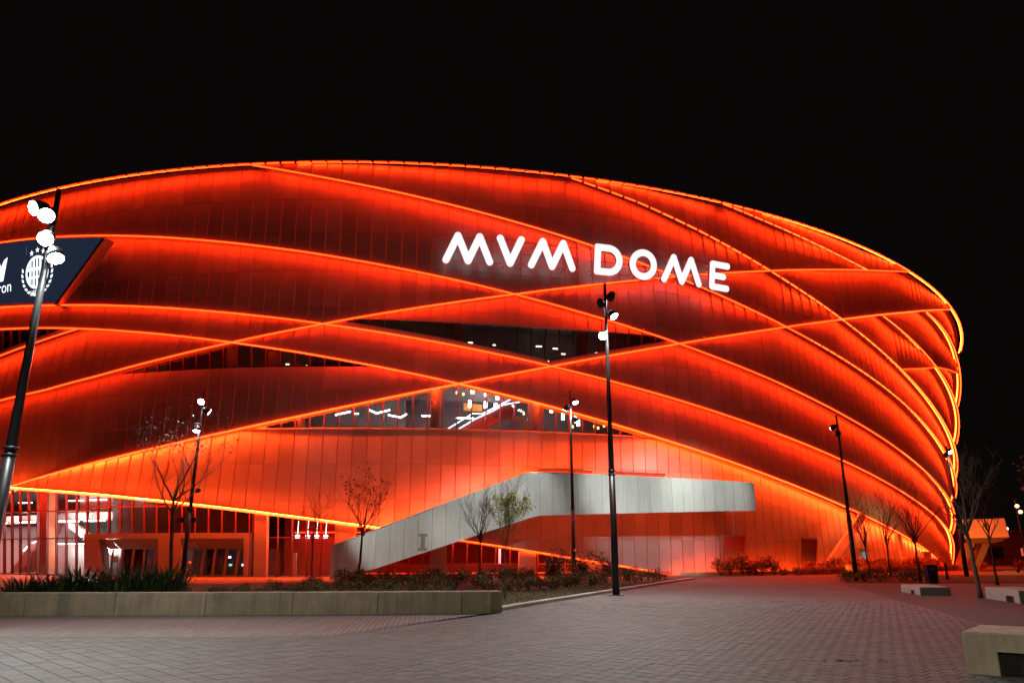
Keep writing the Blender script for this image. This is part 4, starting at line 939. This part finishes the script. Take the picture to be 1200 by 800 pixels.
def tree(name, label, loc, h, trunk_h, spread, seed, r0=.09, leaf_n=0, leaf_mat=None, leaf_sz=.11, bark='bark', lean=(0, 0), nl=6, up=.75, crown=None, leaf_zone=(0, 1), twigs=3, group=None):
    """tapered trunk, three orders of limbs and twigs, optional scattered leaves"""
    r = random.Random(seed); t = thing(name, label, 'tree', loc, group)
    o = Vector(loc); tops = []
    tr = MB(); pts = []; n = 7
    for k in range(n + 1):
        f = k / n; pts.append(o + Vector((lean[0] * f + r.uniform(-.03, .03) * (0 < k < n), lean[1] * f + r.uniform(-.03, .03), trunk_h * f - (.05 if k == 0 else 0))))
    tr.tube(pts, [r0 * (1.35 if k == 0 else 1 - .4 * k / n) for k in range(n + 1)], 9)
    part('trunk', tr, M[bark], t)
    lm = MB(); tips = []
    def grow(p, d, L_, rad, lvl):
        k = 5 if lvl < 2 else 4; q = [p]; dd = d.copy()
        for i in range(k):
            dd = (dd + Vector((r.uniform(-.22, .22), r.uniform(-.22, .22), r.uniform(-.06, .20)))).normalized(); q.append(q[-1] + dd * L_ / k)
        lm.tube(q, [max(.003, rad * (1 - .75 * i / k)) for i in range(k + 1)], 6 if lvl == 0 else 4 if lvl == 1 else 3, cap=False)
        if lvl >= 1:
            tips.extend(q[2:])
        if lvl >= 3 or (lvl == 2 and twigs < 3): return
        m = (5, 4, 3)[lvl] if lvl < 3 else 2
        for j in range(m):
            i = r.randint(2, k) if lvl else 1 + (j * k) // m + (1 if j else 1); i = min(i, k); a = r.uniform(0, 6.28)
            side = Vector((math.cos(a), math.sin(a), r.uniform(.1, .7))); nd = (dd * up + side * (1.1 - up * .6)).normalized()
            grow(q[i], nd, L_ * r.uniform(.42, .68), max(.004, rad * (1 - .75 * i / k) * .7), lvl + 1)
    top = pts[-1]; H_ = h - trunk_h
    for j in range(nl):
        a = 2 * math.pi * j / nl + r.uniform(-.4, .4); e = r.uniform(.55, 1.0); d = Vector((math.cos(a) * spread / H_ * e, math.sin(a) * spread / H_ * e, 1)).normalized()
        grow(pts[-1 - (j % 2)], d, H_ * r.uniform(.55, .78), r0 * .5, 0)
    grow(top, Vector((r.uniform(-.1, .1), r.uniform(-.1, .1), 1)).normalized(), H_ * .78, r0 * .55, 0)
    part('crown', lm, M[bark], t)
    if leaf_n:
        fm = MB(); zs = sorted(q.z for q in tips); z0 = zs[0] + (zs[-1] - zs[0]) * leaf_zone[0]; z1 = zs[0] + (zs[-1] - zs[0]) * leaf_zone[1]
        ok = [q for q in tips if z0 <= q.z <= z1]
        for _ in range(leaf_n):
            p = r.choice(ok) + Vector((r.gauss(0, .09), r.gauss(0, .09), r.gauss(0, .07)))
            leaf(fm, p, leaf_sz * r.uniform(.6, 1.3), leaf_sz * .36, r.uniform(0, 6.28), r.uniform(-1.3, .6))
        part('foliage', fm, M[leaf_mat], t, kind='stuff')
    return t
tree('street_tree', 'tall slender tree with sparse dry leaves beside the lamp post at the twin portals', (-18.62, 42.2, 0), 9.0, 4.5, 4.3, 3, .12, 520, 'leaf_dry', .15, 'bark', (-.4, 0), 6, .7, leaf_zone=(.4, 1))
tree('street_tree', 'small thin bare tree between the portals and the stair', (-11.55, 44.5, 0), 4.7, 2.6, 1.3, 5, .05, 30, 'leaf_brown', .09, 'bark_dark', (-.1, 0), 5, .7)
tree('street_tree', 'rounded tree with a few withered leaves in front of the foot of the stair', (-8.65, 43.3, 0), 6.0, 3.0, 2.3, 8, .085, 150, 'leaf_brown', .16, 'bark_dark', (.15, 0), 7, .62)
tree('street_tree', 'bare vase shaped sapling left of the yellow leaved tree', (-1.72, 41.1, 0), 4.7, 2.6, .95, 9, .06, 0, None, .1, 'bark_dark', (0, 0), 8, .9)
tree('street_tree', 'slim tree still holding yellow green leaves behind the end of the planter wall', (-.26, 29.3, .0), 4.9, 2.0, .30, 12, .05, 2300, 'leaf_yellow', .11, 'bark', (.0, 0), 6, 1.05, leaf_zone=(.0, .45)).scale = (.66, .66, .84)
tree('street_tree', 'bare tree nearest the slanting orange prop', (25.62, 55.2, 0), 5.0, 2.3, 1.5, 15, .07, 0, None, .1, 'bark_dark', (-.1, 0), 7, .75, group=None)
tree('street_tree', 'bare tree second from the lamp post in the right tree bed', (28.05, 57.1, 0), 6.2, 2.5, 1.9, 16, .08, 0, None, .1, 'bark_dark', (0, 0), 7, .75)
tree('street_tree', 'broad bare tree standing behind the first white bench', (25.62, 48.5, 0), 5.9, 2.6, 2.1, 17, .09, 0, None, .1, 'bark_dark', (.0, 0), 8, .72)
tree('street_tree', 'bare forked tree standing between the two white benches', (18.68, 31.0, 0), 5.2, 2.5, 1.9, 18, .095, 0, None, .1, 'bark', (-.1, 0), 5, .72)
tree('street_tree', 'thin bare tree on the lawn before the orange lit landing', (27.16, 43.3, 0), 5.7, 2.8, 1.5, 19, .075, 0, None, .1, 'bark_dark', (0, 0), 6, .75)
tree('leafy_tree', 'dense reddish leaved tree at the edge above the second white bench', (25.0, 33.4, 0), 5.0, 1.9, 2.6, 21, .12, 4200, 'leaf_rust', .22, 'bark_dark', (.2, 0), 8, .6, leaf_zone=(.12, 1))

# ------------------------------------------------------------------ street lamps
def aim(a, b):
    d = (Vector(b) - Vector(a)).normalized(); return math.atan2(d.y, d.x), -math.asin(d.z)
def lamp_post(label, x, y, h, heads, r=.11, floods=(), colr=(.96, 1, .93), lens=None, group='tall street lamps on the plaza'):
    t = thing('street_lamp', label, 'street lamp', (x, y, 0), group)
    b = Vector((x, y, 0))
    m = MB(); zc = h * .36
    m.tube([b - Vector((0, 0, .05)), b + Vector((0, 0, zc))], [r * 1.3, r * 1.15], 14); m.tube([b + Vector((0, 0, zc)), b + Vector((0, 0, h))], [r, r * .55], 12)
    part('pole', m, M['pole'], t)
    m = MB()
    for z in (zc - .05, zc + .12): m.tube([b + Vector((0, 0, z)), b + Vector((0, 0, z + .07))], r * 1.4, 14)
    part('collar', m, M['pole'], t)
    m = MB(); m.box((x, y, .012), (r * 5, r * 5, .024)); part('base_plate', m, M['pole'], t)
    for (z, dx, az, tilt, lit, pw, *cone) in heads:
        c = b + Vector((dx, -.12, z)); d = Vector((math.cos(az) * math.cos(tilt), math.sin(az) * math.cos(tilt), -math.sin(tilt)))
        m = MB(); m.tube([c - d * .22, c - d * .17, c + d * .02, c + d * .20], [.07, .13, .20, .215], 16)
        hd = part('lamp_head', m, M['pole'], t)
        m = MB(); m.tube([b + Vector((0, 0, z + .02)), c - d * .1], .035, 6); part('bracket', m, M['pole'], t)
        m = MB(); m.tube([c + d * .195, c + d * .215], .19, 16); part('lens', m, (lens or M['lamp']) if lit else M['black'], hd)
        if lit:
            ld = bpy.data.lights.new('lamp_light', 'SPOT'); ld.energy = pw; ld.color = colr; ld.spot_size = R(cone[0] if cone else 150); ld.spot_blend = .7; ld.shadow_soft_size = .18
            lo_ = bpy.data.objects.new('lamp_light', ld); COL.objects.link(lo_); lo_.parent = t; lo_.location = c + d * .30 - b
            lo_.rotation_euler = d.to_track_quat('-Z', 'Y').to_euler()
    for (z, dx) in floods:
        c = b + Vector((dx, -.05, z)); m = MB(); m.tube([c + Vector((0, .12, 0)), c + Vector((0, .04, 0)), c - Vector((0, .12, .02))], [.07, .14, .15], 12); part('loudspeaker', m, M['pole'], t)
    return t
W1 = LAMP_W
lamp_post('tallest lamp post standing on the kerb of the open plaza with its lower head glaring', 4.4, 32.8, 14.0,
          [(13.35, .28, *aim((4.68, 32.68, 13.35), V_(11.5, 4.2, SI)), 1, W1 * 1.5, 22), (13.0, -.26, *aim((4.14, 32.68, 13.0), V_(23.6, 6.2, SI)), 1, W1 * 5.0, 24), (12.45, .26, R(-40), R(52), 1, W1), (11.45, -.16, R(-110), R(38), 1, W1)], .12)  # second stair-facing head added to brighten the parapet
lamp_post('nearest lamp post at the edge of the picture with four blazing heads before the screen', -12.25, 18.0, 11.15,
          [(10.55, -.32, R(-120), R(25), 1, W1 * .6), (10.35, -.12, R(-60), R(30), 1, W1 * .45), (9.7, .02, R(-75), R(35), 1, W1 * 1.15), (9.25, .28, R(-35), R(60), 1, W1 * .4)], .12, floods=((3.0, -.3),))
lamp_post('lamp post behind the planter beside the tall dry tree with one bright head', -19.0, 44.5, 11.3,
          [(10.7, .02, R(-95), R(35), 1, W1 * .4), (10.1, .3, *aim((-18.7, 44.4, 10.1), V_(5.5, 2.6, SI)), 1, W1 * 1.6, 26), (9.0, -.12, R(-95), R(75), 1, W1 * .03)], .11, floods=((5.3, .35), (3.6, .35), (3.6, -.35)))
lamp_post('lamp post rising behind the stair landing shrubs with one downward head', 4.05, 50.3, 12.6,
          [(11.9, .3, R(-60), R(65), 1, W1 * .5), (11.4, -.28, R(140), R(48), 1, W1 * .25, 70), (10.6, .32, R(20), R(55), 1, W1 * .3, 70)], .11)
lamp_post('dark lamp post at the tip of the right tree bed, one head lit toward the stair', 22.28, 50.0, 10.8,
          [(10.0, -.3, *aim((21.98, 49.9, 10.0), V_(30.2, 6.1, SI)), 1, W1 * .75, 50), (9.6, -.1, R(60), R(40), 0, 0)], .12)  # stair-facing head lit to brighten the right end of the parapet
lamp_post('dark lamp post crossing the bright right end of the arena', 34.9, 59.2, 10.0,
          [(9.6, .1, R(-70), R(50), 1, W1 * .1), (9.3, -.15, R(160), R(40), 0, 0)], .13)
lamp_post('distant lamp post with a yellow head beyond the orange landing', 53.6, 80.0, 7.2, [(6.6, 0, R(-120), R(25), 1, W1 * .3), (6.0, .25, R(-120), R(25), 1, 0)], .10, colr=(1, .6, .2), lens=M['warm_light'])
lamp_post('assumed street lamp of the plaza row behind the viewer, added to light the planter wall', -9.0, -9.0, 11.0, [(10.4, .2, R(70), R(40), 1, W1 * .85)], .12, colr=(1, .76, .48))  # unseen lamp assumed behind the camera, added to light the planter wall
lamp_post('assumed street lamp behind the viewer, added to light the near bench', 10.0, -7.0, 11.0, [(10.4, .2, R(100), R(40), 1, W1 * .16)], .12, colr=(1, .84, .64))  # also assumed and out of view, added to light bench and foreground paving

# ------------------------------------------------------------------ benches, bin
def bench(label, c0, du, L_, dv, D_, h, notch, mt=None):
    """block bench: near corner c0, long side along du, short side along dv; a square notch cut in the long side"""
    t = thing('block_bench', label, 'bench', (c0[0], c0[1], 0), 'pale concrete block benches')
    o = Vector((*c0, 0)); u = Vector((*du, 0)).normalized(); v = Vector((*dv, 0)).normalized(); z = Vector((0, 0, 1)); c = .02
    def blk(m, a0, a1, b0, b1, z0, z1): m.hexa([o + u * a0 + v * b0 + z * z0, o + u * a1 + v * b0 + z * z0, o + u * a1 + v * b0 + z * z1, o + u * a0 + v * b0 + z * z1, o + u * a0 + v * b1 + z * z0, o + u * a1 + v * b1 + z * z0, o + u * a1 + v * b1 + z * z1, o + u * a0 + v * b1 + z * z1])
    n0, n1, nz = notch; m = MB()
    zt = h - c
    blk(m, 0, n0, 0, D_, 0, nz); blk(m, n1, L_, 0, D_, 0, nz); blk(m, n0, n1, .35, D_, 0, nz); blk(m, 0, L_, 0, D_, nz + .0005, zt)
    a = [o + z * zt, o + u * L_ + z * zt, o + u * L_ + v * D_ + z * zt, o + v * D_ + z * zt]
    b = [o + u * c + v * c + z * h, o + u * (L_ - c) + v * c + z * h, o + u * (L_ - c) + v * (D_ - c) + z * h, o + u * c + v * (D_ - c) + z * h]
    m.add(a + b, [(0, 1, 5, 4), (1, 2, 6, 5), (2, 3, 7, 6), (3, 0, 4, 7), (4, 5, 6, 7)])
    part('seat_block', m, mt or M['bench'], t)
    m = MB(); m.hexa([o + u * (n0 + .01) + v * .1 + z * .01, o + u * (n1 - .01) + v * .1 + z * .01, o + u * (n1 - .01) + v * .1 + z * (nz - .01), o + u * (n0 + .01) + v * .1 + z * (nz - .01), o + u * (n0 + .01) + v * .33 + z * .01, o + u * (n1 - .01) + v * .33 + z * .01, o + u * (n1 - .01) + v * .33 + z * (nz - .01), o + u * (n0 + .01) + v * .33 + z * (nz - .01)])
    part('notch_fill', m, M['black'], t); return t  # black block set in to make the notch dark
bench('white block bench in the middle, in front of the litter bin', (17.19, 32.67), (.76, 3.08), 3.17, (1.4, .22), 1.42, .33, (.95, 1.5, .17))
bench('white block bench cut off by the right edge, beside the forked tree', (17.87, 27.38), (.69, 3.05), 3.13, (1.4, .2), 1.5, .44, (.5, 1.2, .22))
bench('large grey block bench nearest the camera with a dark recess in its side', (6.7, 11.75), (3.1, -2.55), 3.2, (1.18, 1.35), 1.45, .585, (.42, 2.0, .33), M['concrete'])
tb = thing('litter_bin', 'dark upright litter bin on the lawn edge behind the first white bench', 'litter bin', (25.0, 46.0, 0))
m = MB(); x, y = 25.0, 46.0
m.hexa([(x - .27, y - .22, .05), (x + .27, y - .22, .05), (x + .31, y - .22, 1.0), (x - .31, y - .22, 1.0), (x - .27, y + .22, .05), (x + .27, y + .22, .05), (x + .31, y + .22, 1.0), (x - .31, y + .22, 1.0)])
part('body', m, M['black'], tb)
m = MB(); m.box((x, y, 1.04), (.66, .5, .06)); part('lid', m, M['pole'], tb)
m = MB(); m.box((x, y - .235, .82), (.34, .02, .16)); part('slot', m, M['steel'], tb)
m = MB(); m.box((x, y, .025), (.5, .4, .05)); part('foot', m, M['pole'], tb)
bo = thing('bollard', 'short dark bollard light on the lawn edge left of the dark lamp post', 'bollard', (29.6, 52.5, 0))
m = MB(); m.tube([(29.6, 52.5, 0), (29.6, 52.5, .95)], .08, 10); part('post', m, M['pole'], bo)
m = MB(); m.tube([(29.6, 52.5, .95), (29.6, 52.5, 1.05)], .10, 10); part('cap', m, M['black'], bo)
m = MB()
for k in range(40):
    x, y = rnd.gauss(5.4, .45), 13.0 + rnd.gauss(0, .05)
    leaf(m, (x, y, .014), .07, .025, rnd.uniform(0, 6.28), rnd.uniform(-.05, .3))
for k in range(150):
    t = rnd.random(); x, y = (rnd.uniform(-9, 14), rnd.uniform(11, 40)) if rnd.random() < .5 else (.2 + 9.2 * t + abs(rnd.gauss(.3, .5)), 24.6 + 21.5 * t)
    if in_poly(x, y, band_poly) or in_poly(x, y, rpath): continue
    leaf(m, (x, y, .016), rnd.uniform(.05, .10), .03, rnd.uniform(0, 6.28), rnd.uniform(-.05, .35))
single('fallen_leaves', m, M['leaf_rust'], 'scattered fallen leaves lying on the open pavers', 'leaves', kind='stuff')

# ------------------------------------------------------------------ beyond the right end of the arena
ld = thing('landing_block', 'orange lit box landing on slanting legs beyond the right end of the arena', 'landing', (49, 80, 0))
m = MB(); m.hexa([(46.4, 78, 3.2), (51.0, 78, 3.3), (50.8, 78, 5.2), (46.4, 78, 5.05), (52.4, 88, 3.2), (57.2, 88, 3.3), (57.0, 88, 5.2), (52.4, 88, 5.05)]); part('parapet', m, M['white'], ld)
m = MB()
pr = [(46.6, 3.19), (50.9, 3.28), (50.5, 2.95), (49.6, 2.75), (48, 2.7), (46.6, 2.7)]
m.add([(x, 78.3, z) for x, z in pr] + [(x + 6, 88, z) for x, z in pr], [tuple(range(6))] + [(k, (k + 1) % 6, 6 + (k + 1) % 6, 6 + k) for k in range(6)]); part('underside', m, M['soffit'], ld)
for x0, x1 in ((47.2, 48.2), (48.6, 49.8)):
    m = MB(); m.hexa([(x0 - .8, 80, 0), (x0 - .1, 80, 0), (x1 + .4, 80, 2.75), (x1 - .4, 80, 2.75), (x0 - .8, 81, 0), (x0 - .1, 81, 0), (x1 + .4, 81, 2.75), (x1 - .4, 81, 2.75)]); part('leg', m, M['panel'], ld)
ground_flood('added small orange floodlight on the ground to brighten the landing block', (46.0, 70.0, .02), (48.5, 78, 4.2), 5000, 70)
dc = thing('drain_cover', 'dark iron drain cover set in the open plaza', 'drain cover', (16.2, 38.6, 0))
m = MB(); m.tube([(16.2, 38.6, .001), (16.2, 38.6, .012)], .45, 20); m2 = m; part('lid', m, M['black'], dc)
m = MB(); m.tube([(16.2, 38.6, .0), (16.2, 38.6, .009)], .54, 20); part('rim', m, M['pole'], dc)
fb = thing('far_building', 'low dark building with one red lit window far behind the landing', 'building', (75, 118, 0))
m = MB(); m.box((78, 121, 2.4), (44, 8, 4.8)); part('wall', m, M['dark_in'], fb)
m = MB(); m.box((78, 121, 4.95), (45, 9, .3)); part('roof', m, M['soffit'], fb)
m = MB(); m.box((78.6, 116.9, 1.9), (1.5, .1, 1.1)); part('window', m, glow('far_window', (1, .16, .10), .7), fb)
for x in (66, 70, 74, 84, 88): m = MB(); m.box((x, 116.9, 1.8), (2.2, .1, 1.6)); part('window', m, M['darkglass'], fb)
m = MB(); m.tube([(76, 116.5, 5.2), (76, 116.5, 5.5)], .16, 8); part('wall_lamp', m, M['cool_light'], fb)
